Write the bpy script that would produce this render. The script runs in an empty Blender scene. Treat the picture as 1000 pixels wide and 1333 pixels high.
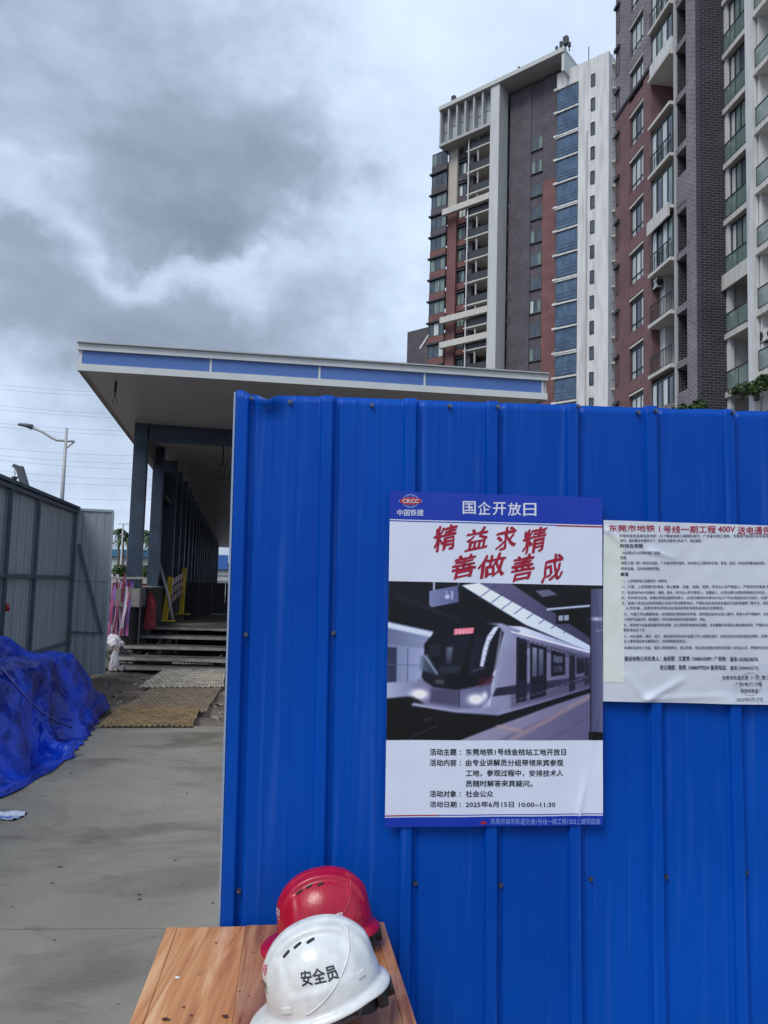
import bpy, math, random
import numpy as np
from mathutils import Vector, Matrix, noise
random.seed(7); np.random.seed(7)
PI = math.pi
scene = bpy.context.scene
COL = scene.collection

# ---------------------------------------------------------------- camera
FPX, CY = 950.0, 688.0                       # focal length and principal row of the 1000x1333 photograph
PITCH, ROLL = math.atan(75/950), math.radians(1.6)
EYE = Vector((0, 0, 1.6))
fw = Vector((0, math.cos(PITCH), math.sin(PITCH)))
up0 = Vector((0, -math.sin(PITCH), math.cos(PITCH)))
r0 = Vector((1, 0, 0))
rt = r0*math.cos(ROLL) + up0*math.sin(ROLL)
upv = -r0*math.sin(ROLL) + up0*math.cos(ROLL)
cd = bpy.data.cameras.new('camera'); cam = bpy.data.objects.new('camera', cd); COL.objects.link(cam)
cd.sensor_fit = 'VERTICAL'; cd.sensor_height = 36; cd.sensor_width = 27
cd.lens = FPX/1333*36; cd.shift_y = (CY-666.5)/1333
cd.clip_start = 0.05; cd.clip_end = 3000
m = Matrix((rt, upv, -fw)).transposed().to_4x4(); m.translation = EYE
cam.matrix_world = m; scene.camera = cam

# ---------------------------------------------------------------- world (overcast cloud sky) and sun
SUN_EL, SUN_ROT = math.radians(52), math.radians(215)
W = bpy.data.worlds.new('World'); scene.world = W; W.use_nodes = True
nt = W.node_tree; N = nt.nodes; L = nt.links; N.clear()
def ray(x, y): return fw + rt*((x-500)/FPX) - upv*((y-CY)/FPX)
out = N.new('ShaderNodeOutputWorld'); bg = N.new('ShaderNodeBackground'); bg2 = N.new('ShaderNodeBackground')
sky = N.new('ShaderNodeTexSky'); sky.sky_type = 'NISHITA'; sky.sun_disc = False
sky.sun_elevation = SUN_EL; sky.sun_rotation = SUN_ROT; sky.air_density = 1.5; sky.dust_density = 3
L.new(sky.outputs[0], bg2.inputs[0]); bg2.inputs[1].default_value = 0.05
tc = N.new('ShaderNodeTexCoord')
def wmath(op, a, b=None, c=None, clamp=False):
    n = N.new('ShaderNodeMath'); n.operation = op; n.use_clamp = clamp
    for i, v in enumerate((a, b, c)):
        if v is None: continue
        if isinstance(v, (int, float)): n.inputs[i].default_value = v
        else: L.new(v, n.inputs[i])
    return n.outputs[0]
# project the direction on a cloud sheet so that clouds flatten toward the horizon
sep = N.new('ShaderNodeSeparateXYZ'); L.new(tc.outputs['Generated'], sep.inputs[0])
den = wmath('ADD', wmath('MAXIMUM', sep.outputs[2], 0.0), 0.22)
comb = N.new('ShaderNodeCombineXYZ')
L.new(wmath('DIVIDE', sep.outputs[0], den), comb.inputs[0]); L.new(wmath('DIVIDE', sep.outputs[1], den), comb.inputs[1])
def wnoise(scale, detail, rough, dist, vec, off=0):
    mp = N.new('ShaderNodeMapping'); mp.inputs['Location'].default_value = (off, off*.7, off*.3); L.new(vec, mp.inputs[0])
    n = N.new('ShaderNodeTexNoise'); n.inputs['Scale'].default_value = scale; n.inputs['Detail'].default_value = detail
    n.inputs['Roughness'].default_value = rough; n.inputs['Distortion'].default_value = dist; L.new(mp.outputs[0], n.inputs['Vector'])
    return n.outputs[0]
mpd = N.new('ShaderNodeMapping'); mpd.inputs['Scale'].default_value = (1, 1, 1.9); L.new(tc.outputs['Generated'], mpd.inputs[0])
n1 = wnoise(2.7, 9, .52, .25, mpd.outputs[0], 2.3)
n2 = wnoise(7.5, 9, .56, .15, mpd.outputs[0], 8.3)
n3 = wnoise(1.1, 5, .5, .4, comb.outputs[0], 3.1)
val = wmath('ADD', wmath('MULTIPLY', wmath('SUBTRACT', n1, .5), 1.15), wmath('MULTIPLY', wmath('SUBTRACT', n2, .5), .80))
val = wmath('ADD', val, wmath('MULTIPLY', wmath('SUBTRACT', n3, .5), .55))
# a warped direction, so the cloud banks below get ragged edges
wn = N.new('ShaderNodeTexNoise'); wn.inputs['Scale'].default_value = 5.5; wn.inputs['Detail'].default_value = 8; wn.inputs['Roughness'].default_value = .58
L.new(tc.outputs['Generated'], wn.inputs['Vector'])
vs = N.new('ShaderNodeVectorMath'); vs.operation = 'SUBTRACT'; L.new(wn.outputs['Color'], vs.inputs[0]); vs.inputs[1].default_value = (.5, .5, .5)
vm = N.new('ShaderNodeVectorMath'); vm.operation = 'SCALE'; L.new(vs.outputs[0], vm.inputs[0]); vm.inputs[3].default_value = .30
va = N.new('ShaderNodeVectorMath'); va.operation = 'ADD'; L.new(tc.outputs['Generated'], va.inputs[0]); L.new(vm.outputs[0], va.inputs[1])
def bank(px, py, radius_deg, amp, squash=1.7):
    """a cloud bank: an elliptical soft region of the sky round one direction"""
    global val
    d = ray(px, py).normalized()
    side = d.cross(Vector((0, 0, 1))).normalized(); upd = side.cross(d).normalized()
    R = math.radians(radius_deg)
    def dot(v, k):
        n = N.new('ShaderNodeVectorMath'); n.operation = 'DOT_PRODUCT'; L.new(va.outputs[0], n.inputs[0]); n.inputs[1].default_value = v
        return wmath('MULTIPLY', n.outputs['Value'], k)
    a = dot(side, 1/(R*squash)); b = dot(upd, 1/R); c = dot(d, 1.0)
    r2 = wmath('ADD', wmath('MULTIPLY', a, a), wmath('MULTIPLY', b, b))
    g = wmath('POWER', 2.718, wmath('MULTIPLY', wmath('POWER', r2, 1.5), -.8))
    g = wmath('MULTIPLY', g, wmath('GREATER_THAN', c, 0.0))
    val = wmath('ADD', val, wmath('MULTIPLY', g, amp))
for b in ((110, 110, 9.5, -.26, 1.7), (330, 130, 5.5, -.22, 1.8), (385, 195, 3.0, -.20, 1.8), (200, 265, 2.6, -.34, 2.6), (290, 300, 2.0, -.22, 2.2),
          (60, 390, 4.0, -.26, 2.6), (200, 440, 3.0, -.18, 3.), (450, 430, 3.5, -.17, 2.5), (30, 290, 2.2, .24, 2.6), (60, 225, 1.6, .22, 3.), (480, 330, 5, .20, 1.8),
          (700, 60, 9, .27, 1.5), (250, 350, 2.0, .20, 2.8), (520, 170, 5, .12, 1.2), (100, 610, 4.5, .26, 3), (300, 15, 4, .05, 2.), (560, 330, 5, .15, 1.5)):
    bank(*b)
rp = N.new('ShaderNodeValToRGB'); cr = rp.color_ramp
L.new(wmath('ADD', wmath('MULTIPLY', val, .72), .555, clamp=True), rp.inputs[0])
cr.elements[0].position = .04; cr.elements[0].color = (.14, .175, .23, 1)
cr.elements[1].position = .98; cr.elements[1].color = (.47, .55, .66, 1)
for p, c in ((.32, (.20, .242, .31)), (.5, (.275, .335, .44)), (.68, (.37, .445, .565))):
    e = cr.elements.new(p); e.color = (*c, 1)
L.new(rp.outputs[0], bg.inputs[0]); bg.inputs[1].default_value = 1.0
mx = N.new('ShaderNodeMixShader'); mx.inputs[0].default_value = .93
L.new(bg2.outputs[0], mx.inputs[1]); L.new(bg.outputs[0], mx.inputs[2]); L.new(mx.outputs[0], out.inputs[0])
sd = bpy.data.lights.new('sun', 'SUN'); sd.energy = 1.2; sd.angle = math.radians(26); sd.color = (1, .97, .92)
so = bpy.data.objects.new('sun', sd); COL.objects.link(so)
sdir = Vector((math.sin(SUN_ROT)*math.cos(SUN_EL), math.cos(SUN_ROT)*math.cos(SUN_EL), math.sin(SUN_EL)))
so.rotation_euler = sdir.to_track_quat('Z', 'Y').to_euler()
scene.view_settings.view_transform = 'Standard'; scene.view_settings.look = 'None'
scene.view_settings.exposure = 0.85; scene.view_settings.gamma = 1.0; scene.view_settings.use_curve_mapping = False
scene.cycles.max_bounces = 6; scene.cycles.caustics_reflective = False; scene.cycles.caustics_refractive = False

# ---------------------------------------------------------------- where a viewing ray meets a plane of the place
def hit_z(x, y, z):
    d = ray(x, y); return EYE + d*((z-EYE.z)/d.z)
def hit_plane(x, y, p0, n):
    d = ray(x, y); return EYE + d*((p0-EYE).dot(n)/d.dot(n))
def at(x, y, Y):
    d = ray(x, y); return EYE + d*(Y/d.y)
class Frame:
    """a vertical building plane: x along it, y its outward side, z up"""
    def __init__(s, o, a):
        s.o = Vector(o); s.a = a; s.u = Vector((math.cos(a), math.sin(a), 0)); s.v = Vector((-math.sin(a), math.cos(a), 0))
    def loc(s, x, y, n=0.0):
        p = hit_plane(x, y, s.o+s.v*n, s.v); return (p-s.o).dot(s.u), p.z
    def S(s, x, n=0.0, y=300): return s.loc(x, y, n)[0]

# ---------------------------------------------------------------- materials
MATS = {}
def mat(name, col, rough=.6, metal=0, var=0.0, vscale=3.0, bump=0.0, bscale=40., coat=0, spec=.5, stretch=(1, 1, 1), col2=None, uv=False, detail=4, ramp=(.35, .65)):
    if name in MATS: return MATS[name]
    M = bpy.data.materials.new(name); M.use_nodes = True; nt = M.node_tree; b = nt.nodes['Principled BSDF']
    b.inputs['Base Color'].default_value = (*col, 1); b.inputs['Roughness'].default_value = rough; b.inputs['Metallic'].default_value = metal
    b.inputs['Specular IOR Level'].default_value = spec; b.inputs['Coat Weight'].default_value = coat; b.inputs['Coat Roughness'].default_value = .1
    tcn = nt.nodes.new('ShaderNodeTexCoord'); mp = nt.nodes.new('ShaderNodeMapping'); mp.inputs['Scale'].default_value = stretch
    nt.links.new(tcn.outputs['UV' if uv else 'Object'], mp.inputs[0])
    if var or col2:
        n = nt.nodes.new('ShaderNodeTexNoise'); n.inputs['Scale'].default_value = vscale; n.inputs['Detail'].default_value = detail; n.inputs['Roughness'].default_value = .6
        r = nt.nodes.new('ShaderNodeValToRGB'); nt.links.new(mp.outputs[0], n.inputs['Vector']); nt.links.new(n.outputs[0], r.inputs[0])
        r.color_ramp.elements[0].position = ramp[0]; r.color_ramp.elements[1].position = ramp[1]
        c2 = col2 or tuple(min(1, c*(1+var)) for c in col)
        c1 = col if col2 else tuple(c*(1-var) for c in col)
        r.color_ramp.elements[0].color = (*c1, 1); r.color_ramp.elements[1].color = (*c2, 1)
        nt.links.new(r.outputs[0], b.inputs['Base Color'])
    if bump:
        n2 = nt.nodes.new('ShaderNodeTexNoise'); n2.inputs['Scale'].default_value = bscale; n2.inputs['Detail'].default_value = 5
        nt.links.new(mp.outputs[0], n2.inputs['Vector'])
        bp = nt.nodes.new('ShaderNodeBump'); bp.inputs['Strength'].default_value = bump; bp.inputs['Distance'].default_value = .01
        nt.links.new(n2.outputs[0], bp.inputs['Height']); nt.links.new(bp.outputs[0], b.inputs['Normal'])
    MATS[name] = M; return M
def brick_mat(name, c1, c2, mortar, bw=.24, bh=.075, ms=.008, rough=.8, bump=.4):
    M = bpy.data.materials.new(name); M.use_nodes = True; nt = M.node_tree; b = nt.nodes['Principled BSDF']; b.inputs['Roughness'].default_value = rough
    uv = nt.nodes.new('ShaderNodeTexCoord'); br = nt.nodes.new('ShaderNodeTexBrick'); nt.links.new(uv.outputs['UV'], br.inputs['Vector'])
    br.inputs['Scale'].default_value = 1; br.inputs['Brick Width'].default_value = bw; br.inputs['Row Height'].default_value = bh
    br.inputs['Mortar Size'].default_value = ms; br.inputs['Mortar Smooth'].default_value = .2; br.inputs['Bias'].default_value = 0
    br.inputs['Color1'].default_value = (*c1, 1); br.inputs['Color2'].default_value = (*c2, 1); br.inputs['Mortar'].default_value = (*mortar, 1)
    n = nt.nodes.new('ShaderNodeTexNoise'); n.inputs['Scale'].default_value = .55; n.inputs['Detail'].default_value = 6; nt.links.new(uv.outputs['UV'], n.inputs['Vector'])
    mr = nt.nodes.new('ShaderNodeMapRange'); mr.inputs[1].default_value = .3; mr.inputs[2].default_value = .7; mr.inputs[3].default_value = .78; mr.inputs[4].default_value = 1.18
    nt.links.new(n.outputs[0], mr.inputs[0])
    mm = nt.nodes.new('ShaderNodeVectorMath'); mm.operation = 'SCALE'; nt.links.new(br.outputs['Color'], mm.inputs[0]); nt.links.new(mr.outputs[0], mm.inputs[3])
    nt.links.new(mm.outputs[0], b.inputs['Base Color'])
    bp = nt.nodes.new('ShaderNodeBump'); bp.inputs['Strength'].default_value = bump; bp.inputs['Distance'].default_value = .01; bp.invert = True
    nt.links.new(br.outputs['Fac'], bp.inputs['Height']); nt.links.new(bp.outputs[0], b.inputs['Normal'])
    MATS[name] = M; return M
def stain_mat(name, col, dirt, rough=.7, amount=.5, sc=.5):
    """paint or plaster with rain streaks running down from the ledges"""
    M = bpy.data.materials.new(name); M.use_nodes = True; nt = M.node_tree; b = nt.nodes['Principled BSDF']; b.inputs['Roughness'].default_value = rough
    uv = nt.nodes.new('ShaderNodeTexCoord'); mp = nt.nodes.new('ShaderNodeMapping'); mp.inputs['Scale'].default_value = (3*sc, 3*sc, .3*sc)
    nt.links.new(uv.outputs['Object'], mp.inputs[0])
    n = nt.nodes.new('ShaderNodeTexNoise'); n.inputs['Scale'].default_value = 1.5; n.inputs['Detail'].default_value = 7; n.inputs['Roughness'].default_value = .65
    nt.links.new(mp.outputs[0], n.inputs['Vector'])
    r = nt.nodes.new('ShaderNodeMapRange'); r.inputs[1].default_value = .42; r.inputs[2].default_value = .78; r.inputs[3].default_value = 0; r.inputs[4].default_value = amount
    nt.links.new(n.outputs[0], r.inputs[0])
    mxn = nt.nodes.new('ShaderNodeMix'); mxn.data_type = 'RGBA'; mxn.inputs[6].default_value = (*col, 1); mxn.inputs[7].default_value = (*dirt, 1)
    nt.links.new(r.outputs[0], mxn.inputs[0]); nt.links.new(mxn.outputs[2], b.inputs['Base Color'])
    MATS[name] = M; return M
brick_red = brick_mat('brick_red', (.185, .078, .078), (.13, .06, .064), (.24, .18, .18))
brick_red_far = brick_mat('brick_red_far', (.205, .072, .066), (.15, .058, .056), (.20, .14, .14), bw=.5, bh=.16, ms=.02)
brick_brown = brick_mat('brick_brown', (.095, .080, .098), (.062, .054, .070), (.14, .125, .14), bw=.5, bh=.16, ms=.02)
brick_grey = brick_mat('brick_grey', (.185, .155, .175), (.105, .09, .11), (.34, .32, .33), bw=.34, bh=.13, ms=.02, bump=.8)
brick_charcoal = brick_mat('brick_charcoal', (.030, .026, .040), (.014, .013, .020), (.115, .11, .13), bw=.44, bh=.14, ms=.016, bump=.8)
plaster = stain_mat('white_plaster', (.68, .69, .69), (.30, .31, .30), amount=.75)
plaster_grey = stain_mat('grey_plaster', (.43, .44, .45), (.22, .23, .23), amount=.6)
slab_white = stain_mat('slab_white', (.62, .61, .57), (.26, .25, .22), amount=.8, sc=2)
beige = stain_mat('beige_plaster', (.46, .42, .36), (.28, .25, .22))
metal_dark = mat('dark_window_frame', (.03, .035, .04), .5)
rail_dark = mat('dark_railing', (.025, .03, .035), .5)
glass_dark = mat('dark_glass', (.055, .075, .10), .08, spec=.9, var=.5, vscale=.6)
glass_blue = mat('blue_glass', (.03, .07, .14), .07, spec=.9, col2=(.075, .14, .23), vscale=.9)
glass_curtain = mat('curtained_glass', (.55, .60, .60), .15, var=.22, vscale=2., stretch=(4, 4, .3))
glass_green = mat('green_glass', (.17, .235, .225), .1, spec=.8, var=.3, vscale=1.2, stretch=(3, 3, .5))
dark_void = mat('shaded_room', (.04, .04, .045), .9)
concrete = None

# ---------------------------------------------------------------- mesh helpers
class MB:
    def __init__(s): s.v = []; s.f = []
    def add(s, vs, fs):
        o = len(s.v); s.v += [tuple(p) for p in vs]; s.f += [tuple(i+o for i in f) for f in fs]; return s
    def box(s, x0, x1, y0, y1, z0, z1):
        return s.add([(x0, y0, z0), (x1, y0, z0), (x1, y1, z0), (x0, y1, z0), (x0, y0, z1), (x1, y0, z1), (x1, y1, z1), (x0, y1, z1)],
                     [(3, 2, 1, 0), (4, 5, 6, 7), (0, 1, 5, 4), (1, 2, 6, 5), (2, 3, 7, 6), (3, 0, 4, 7)])
    def bar(s, p0, p1, w, h=None, n=None):
        """a square bar between two points"""
        p0, p1 = Vector(p0), Vector(p1); h = h or w; d = (p1-p0).normalized()
        a = d.cross(Vector((0, 0, 1)) if abs(d.z) < .95 else Vector((0, 1, 0))).normalized(); b = a.cross(d)
        vs = [p+a*(sx*w/2)+b*(sy*h/2) for p in (p0, p1) for sx, sy in ((-1, -1), (1, -1), (1, 1), (-1, 1))]
        return s.add(vs, [(3, 2, 1, 0), (4, 5, 6, 7), (0, 1, 5, 4), (1, 2, 6, 5), (2, 3, 7, 6), (3, 0, 4, 7)])
    def tube(s, pts, r, n=8, r1=None, caps=True):
        pts = [Vector(p) for p in pts]; k = len(pts); o = []
        for i, p in enumerate(pts):
            d = (pts[min(i+1, k-1)]-pts[max(i-1, 0)]).normalized()
            a = d.cross(Vector((0, 0, 1)) if abs(d.z) < .95 else Vector((0, 1, 0))).normalized(); b = a.cross(d)
            rr = r if r1 is None else r+(r1-r)*i/(k-1)
            o += [p+(a*math.cos(t)+b*math.sin(t))*rr for t in (2*PI*j/n for j in range(n))]
        fs = [(i*n+j, i*n+(j+1) % n, (i+1)*n+(j+1) % n, (i+1)*n+j) for i in range(k-1) for j in range(n)]
        if caps: fs += [tuple(range(n))[::-1], tuple((k-1)*n+j for j in range(n))]
        return s.add(o, fs)
    def build(s, name, m, parent=None, smooth=False, bevel=0, kind=None):
        me = bpy.data.meshes.new(name); me.from_pydata(s.v, [], s.f); me.update()
        uvl = me.uv_layers.new(name='UVMap')
        co = np.array(s.v, dtype=float)
        nl = len(me.loops); li = np.zeros(nl, dtype=np.int32); me.loops.foreach_get('vertex_index', li)
        nrm = np.zeros(len(me.polygons)*3); me.polygons.foreach_get('normal', nrm); nrm = np.abs(nrm.reshape(-1, 3))
        tot = np.zeros(len(me.polygons), dtype=np.int32); me.polygons.foreach_get('loop_total', tot)
        ax = np.repeat(nrm.argmax(1), tot); P = co[li]
        uv = np.where((ax == 0)[:, None], P[:, [1, 2]], np.where((ax == 1)[:, None], P[:, [0, 2]], P[:, [0, 1]]))
        uvl.data.foreach_set('uv', uv.ravel())
        me.materials.append(m)
        if smooth: me.polygons.foreach_set("use_smooth", [True]*len(me.polygons))
        o = bpy.data.objects.new(name, me); COL.objects.link(o)
        if parent: o.parent = parent
        if bevel:
            bm = o.modifiers.new('bevel', 'BEVEL'); bm.width = bevel; bm.segments = 2; bm.limit_method = 'ANGLE'
        if kind: o['kind'] = kind
        return o
def tag(o, label, cat, group=None):
    o['label'] = label; o['category'] = cat
    if group: o['group'] = group
    return o
def empty(name, loc=(0, 0, 0), rz=0):
    o = bpy.data.objects.new(name, None); COL.objects.link(o); o.location = loc; o.rotation_euler = (0, 0, rz); return o
def copy_obj(o, parent=None, loc=None):
    c = o.copy(); COL.objects.link(c); c.parent = parent
    if loc is not None: c.location = loc
    return c
def copy_tree(o, parent=None, loc=None):
    c = copy_obj(o, parent, loc)
    for ch in [q for q in o.children]: copy_tree(ch, c)
    return c
def fit_curve(body, bold=0.0, shear=0.0, res=2):
    cu = bpy.data.curves.new('lettering', 'FONT'); cu.body = body; cu.resolution_u = res; cu.offset = bold; cu.shear = shear; cu.size = 1
    o = bpy.data.objects.new('lettering', cu); COL.objects.link(o)
    dg = bpy.context.evaluated_depsgraph_get(); dg.update()
    me = bpy.data.meshes.new_from_object(o.evaluated_get(dg))
    n = len(me.vertices); co = np.zeros(n*3); me.vertices.foreach_get('co', co); co = co.reshape(-1, 3)
    fs = [tuple(p.vertices) for p in me.polygons]
    bpy.data.objects.remove(o); bpy.data.curves.remove(cu); bpy.data.meshes.remove(me)
    return co, fs
def text_mesh(items, mapf, name, m, parent):
    """items: (text, x0, x1, y0, y1, bold, shear); mapf turns sheet coordinates into points"""
    b = MB()
    for it in items:
        body, x0, x1, y0, y1 = it[:5]; bold = it[5] if len(it) > 5 else 0.0; sh = it[6] if len(it) > 6 else 0.0
        co, fs = fit_curve(body, 0.0, sh)
        if len(co) == 0: continue
        lo, hi = co.min(0), co.max(0)
        X = x0+(co[:, 0]-lo[0])/max(hi[0]-lo[0], 1e-6)*(x1-x0); Y = y1-(co[:, 1]-lo[1])/max(hi[1]-lo[1], 1e-6)*(y1-y0)
        ch = abs(y1-y0)*bold*1.25        # a heavy face: the same glyphs struck again, slightly shifted
        for ox, oy, lf in (((0, 0, 0), (ch, 0, 1), (-ch, 0, 2), (0, ch*.8, 3), (0, -ch*.8, 4)) if bold else ((0, 0, 0),)):
            b.add([mapf(x+ox, y+oy)-fv*(.00006*lf) for x, y in zip(X, Y)], fs)
    return b.build(name, m, parent)
def smooth(a, b, x):
    t = max(0, min(1, (x-a)/(b-a))); return t*t*(3-2*t)

# ================================================================ GROUND
def ground_mat():
    M = bpy.data.materials.new('concrete_slab'); M.use_nodes = True; nt = M.node_tree; b = nt.nodes['Principled BSDF']
    tcn = nt.nodes.new('ShaderNodeTexCoord')
    def nz(sc, det, st=(1, 1, 1), dist=0, ro=.6):
        mp = nt.nodes.new('ShaderNodeMapping'); mp.inputs['Scale'].default_value = st; nt.links.new(tcn.outputs['Object'], mp.inputs[0])
        n = nt.nodes.new('ShaderNodeTexNoise'); n.inputs['Scale'].default_value = sc; n.inputs['Detail'].default_value = det; n.inputs['Distortion'].default_value = dist; n.inputs['Roughness'].default_value = ro
        nt.links.new(mp.outputs[0], n.inputs['Vector']); return n.outputs[0]
    def mixc(f, a, c, lo, hi, amt=1.):
        r = nt.nodes.new('ShaderNodeMapRange'); r.inputs[1].default_value = lo; r.inputs[2].default_value = hi; r.inputs[3].default_value = 0; r.inputs[4].default_value = amt; nt.links.new(f, r.inputs[0])
        x = nt.nodes.new('ShaderNodeMix'); x.data_type = 'RGBA'; nt.links.new(r.outputs[0], x.inputs[0])
        for i, v in ((6, a), (7, c)):
            if isinstance(v, tuple): x.inputs[i].default_value = (*v, 1)
            else: nt.links.new(v, x.inputs[i])
        return x.outputs[2]
    c = mixc(nz(1.1, 8, dist=.6), (.183, .172, .145), (.265, .248, .208), .3, .7)
    c = mixc(nz(.75, 6, (1, 1.7, 1), .9), c, (.112, .097, .076), .52, .68, .75)
    c = mixc(nz(3.2, 7, (1, 2.2, 1), .6), c, (.095, .086, .070), .58, .74, .6)
    c = mixc(nz(60, 4), c, (.10, .10, .09), .58, .78, .5)
    c = mixc(nz(13, 5, (1, 6, 1)), c, (.27, .262, .24), .56, .8, .6)
    nt.links.new(c, b.inputs['Base Color'])
    r = nt.nodes.new('ShaderNodeMapRange'); r.inputs[1].default_value = .4; r.inputs[2].default_value = .65; r.inputs[3].default_value = .78; r.inputs[4].default_value = .42
    nt.links.new(nz(.75, 6, (1, 1.7, 1), .9), r.inputs[0]); nt.links.new(r.outputs[0], b.inputs['Roughness'])
    bp = nt.nodes.new('ShaderNodeBump'); bp.inputs['Strength'].default_value = .35; bp.inputs['Distance'].default_value = .006
    nt.links.new(nz(45, 6, (1, 3, 1)), bp.inputs['Height']); nt.links.new(bp.outputs[0], b.inputs['Normal'])
    return M
concrete = ground_mat()
dirt_m = mat('brown_site_soil', (.085, .062, .048), .9, col2=(.17, .135, .11), vscale=1.6, bump=1.0, bscale=14, detail=8)
def sheet(name, x0, x1, y0, y1, z, m, nx=1, ny=1, amp=0, sc=1.0):
    b = MB(); vs = []
    for j in range(ny+1):
        for i in range(nx+1):
            x = x0+(x1-x0)*i/nx; y = y0+(y1-y0)*j/ny
            vs.append((x, y, z+(amp*noise.fractal(Vector((x*sc, y*sc, 0)), 1, 2, 4) if amp else 0)))
    b.add(vs, [(j*(nx+1)+i, j*(nx+1)+i+1, (j+1)*(nx+1)+i+1, (j+1)*(nx+1)+i) for j in range(ny) for i in range(nx)])
    o = b.build(name, m, smooth=bool(amp)); o['kind'] = 'structure'; return o
sheet('ground', -1500, 1500, -600, 2500, -.16, dirt_m)
sheet('soil', -7.5, 3.0, 7.9, 14.0, -.045, dirt_m, 110, 70, .05, 1.9)
def slab(y0, y1, x0, x1, skew=0.0):
    b = MB(); c = MB()
    vs = [(x0, y0+skew*x0, -.15), (x1, y0+skew*x1, -.15), (x1, y1+skew*x1, -.15), (x0, y1+skew*x0, -.15)]
    vs += [(a, q, 0) for a, q, _ in vs]
    b.add(vs, [(3, 2, 1, 0), (4, 5, 6, 7), (0, 1, 5, 4), (1, 2, 6, 5), (2, 3, 7, 6), (3, 0, 4, 7)])
    o = b.build('concrete_slab', concrete, bevel=.006); o['kind'] = 'structure'; return o
slab(3.585, 8.38, -7.6, 2.5, .075)
slab(-1.6, 3.575, -7.6, 2.5, .075)
slab(-8, -1.61, -7.6, 2.5, .075)

# ================================================================ BLUE SHEET FENCE
def blue_mat():
    M = bpy.data.materials.new('blue_coated_steel'); M.use_nodes = True; nt = M.node_tree; b = nt.nodes['Principled BSDF']
    b.inputs['Roughness'].default_value = .36; b.inputs['Specular IOR Level'].default_value = .14
    tcn = nt.nodes.new('ShaderNodeTexCoord')
    def nz(sc, det, st):
        mp = nt.nodes.new('ShaderNodeMapping'); mp.inputs['Scale'].default_value = st; nt.links.new(tcn.outputs['Object'], mp.inputs[0])
        n = nt.nodes.new('ShaderNodeTexNoise'); n.inputs['Scale'].default_value = sc; n.inputs['Detail'].default_value = det; nt.links.new(mp.outputs[0], n.inputs['Vector']); return n.outputs[0]
    r = nt.nodes.new('ShaderNodeValToRGB'); nt.links.new(nz(1.6, 5, (1, 1, .6)), r.inputs[0])
    r.color_ramp.elements[0].position = .3; r.color_ramp.elements[0].color = (.0003, .052, .35, 1)
    r.color_ramp.elements[1].position = .72; r.color_ramp.elements[1].color = (.0004, .084, .49, 1)
    mr = nt.nodes.new('ShaderNodeMapRange'); mr.inputs[1].default_value = .56; mr.inputs[2].default_value = .8; mr.inputs[3].default_value = 0; mr.inputs[4].default_value = .22
    nt.links.new(nz(3.0, 6, (14, 14, .45)), mr.inputs[0])
    x = nt.nodes.new('ShaderNodeMix'); x.data_type = 'RGBA'; nt.links.new(mr.outputs[0], x.inputs[0]); nt.links.new(r.outputs[0], x.inputs[6]); x.inputs[7].default_value = (.10, .22, .60, 1)
    nt.links.new(x.outputs[2], b.inputs['Base Color'])
    mr2 = nt.nodes.new('ShaderNodeMapRange'); mr2.inputs[3].default_value = .28; mr2.inputs[4].default_value = .5; nt.links.new(nz(5, 6, (4, 4, .7)), mr2.inputs[0]); nt.links.new(mr2.outputs[0], b.inputs['Roughness'])
    bp = nt.nodes.new('ShaderNodeBump'); bp.inputs['Strength'].default_value = .5; bp.inputs['Distance'].default_value = .006
    nt.links.new(nz(3.2, 3, (1, 1, .35)), bp.inputs['Height']); nt.links.new(bp.outputs[0], b.inputs['Normal'])
    return M
blue = blue_mat()
steel = mat('galvanised_steel', (.45, .46, .47), .4, .7)
screw_m = mat('zinc_screw', (.16, .18, .21), .3, .9)
FO = Vector((-.376, 1.895, 0)); FA = math.radians(4.6); TL = .0145
fu = Vector((math.cos(FA), math.sin(FA), 0)); fv = Vector((-math.sin(FA), math.cos(FA), 0))   # along, away from the viewer
FU = fu*math.cos(TL)+Vector((0, 0, math.sin(TL))); FW = -fu*math.sin(TL)+Vector((0, 0, math.cos(TL)))
def fpt(u, w, n=0.0): return FO + FU*u + FW*w - fv*n            # n: towards the viewer
def fuw(px, py, n=0.0):
    p = hit_plane(px, py, FO-fv*n, fv)-FO; return p.dot(FU), p.dot(FW)
fence = empty('corrugated_fence', FO)
tag(fence, 'bright blue corrugated steel site fence carrying the two paper notices', 'fence')
PITCHR = .2215; R0 = fuw(322, 560)[0]; TOPW = fuw(700, 526)[1]
ridges = [R0+PITCHR*k for k in range(-1, 17)]
def profile(u):
    """height of the corrugation at u"""
    n = 0.0
    for r in ridges:
        d = u-(r-.012)
        if abs(d) < .035:
            n = max(n, .016*(1-smooth(.013, .020, abs(d))))
        n -= .0055*math.exp(-((d-.027)/.006)**2)
    k = (u-R0) % PITCHR
    for c in (.062, .125):
        n += .0016*math.exp(-((k-c)/.0035)**2)
    return n
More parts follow.
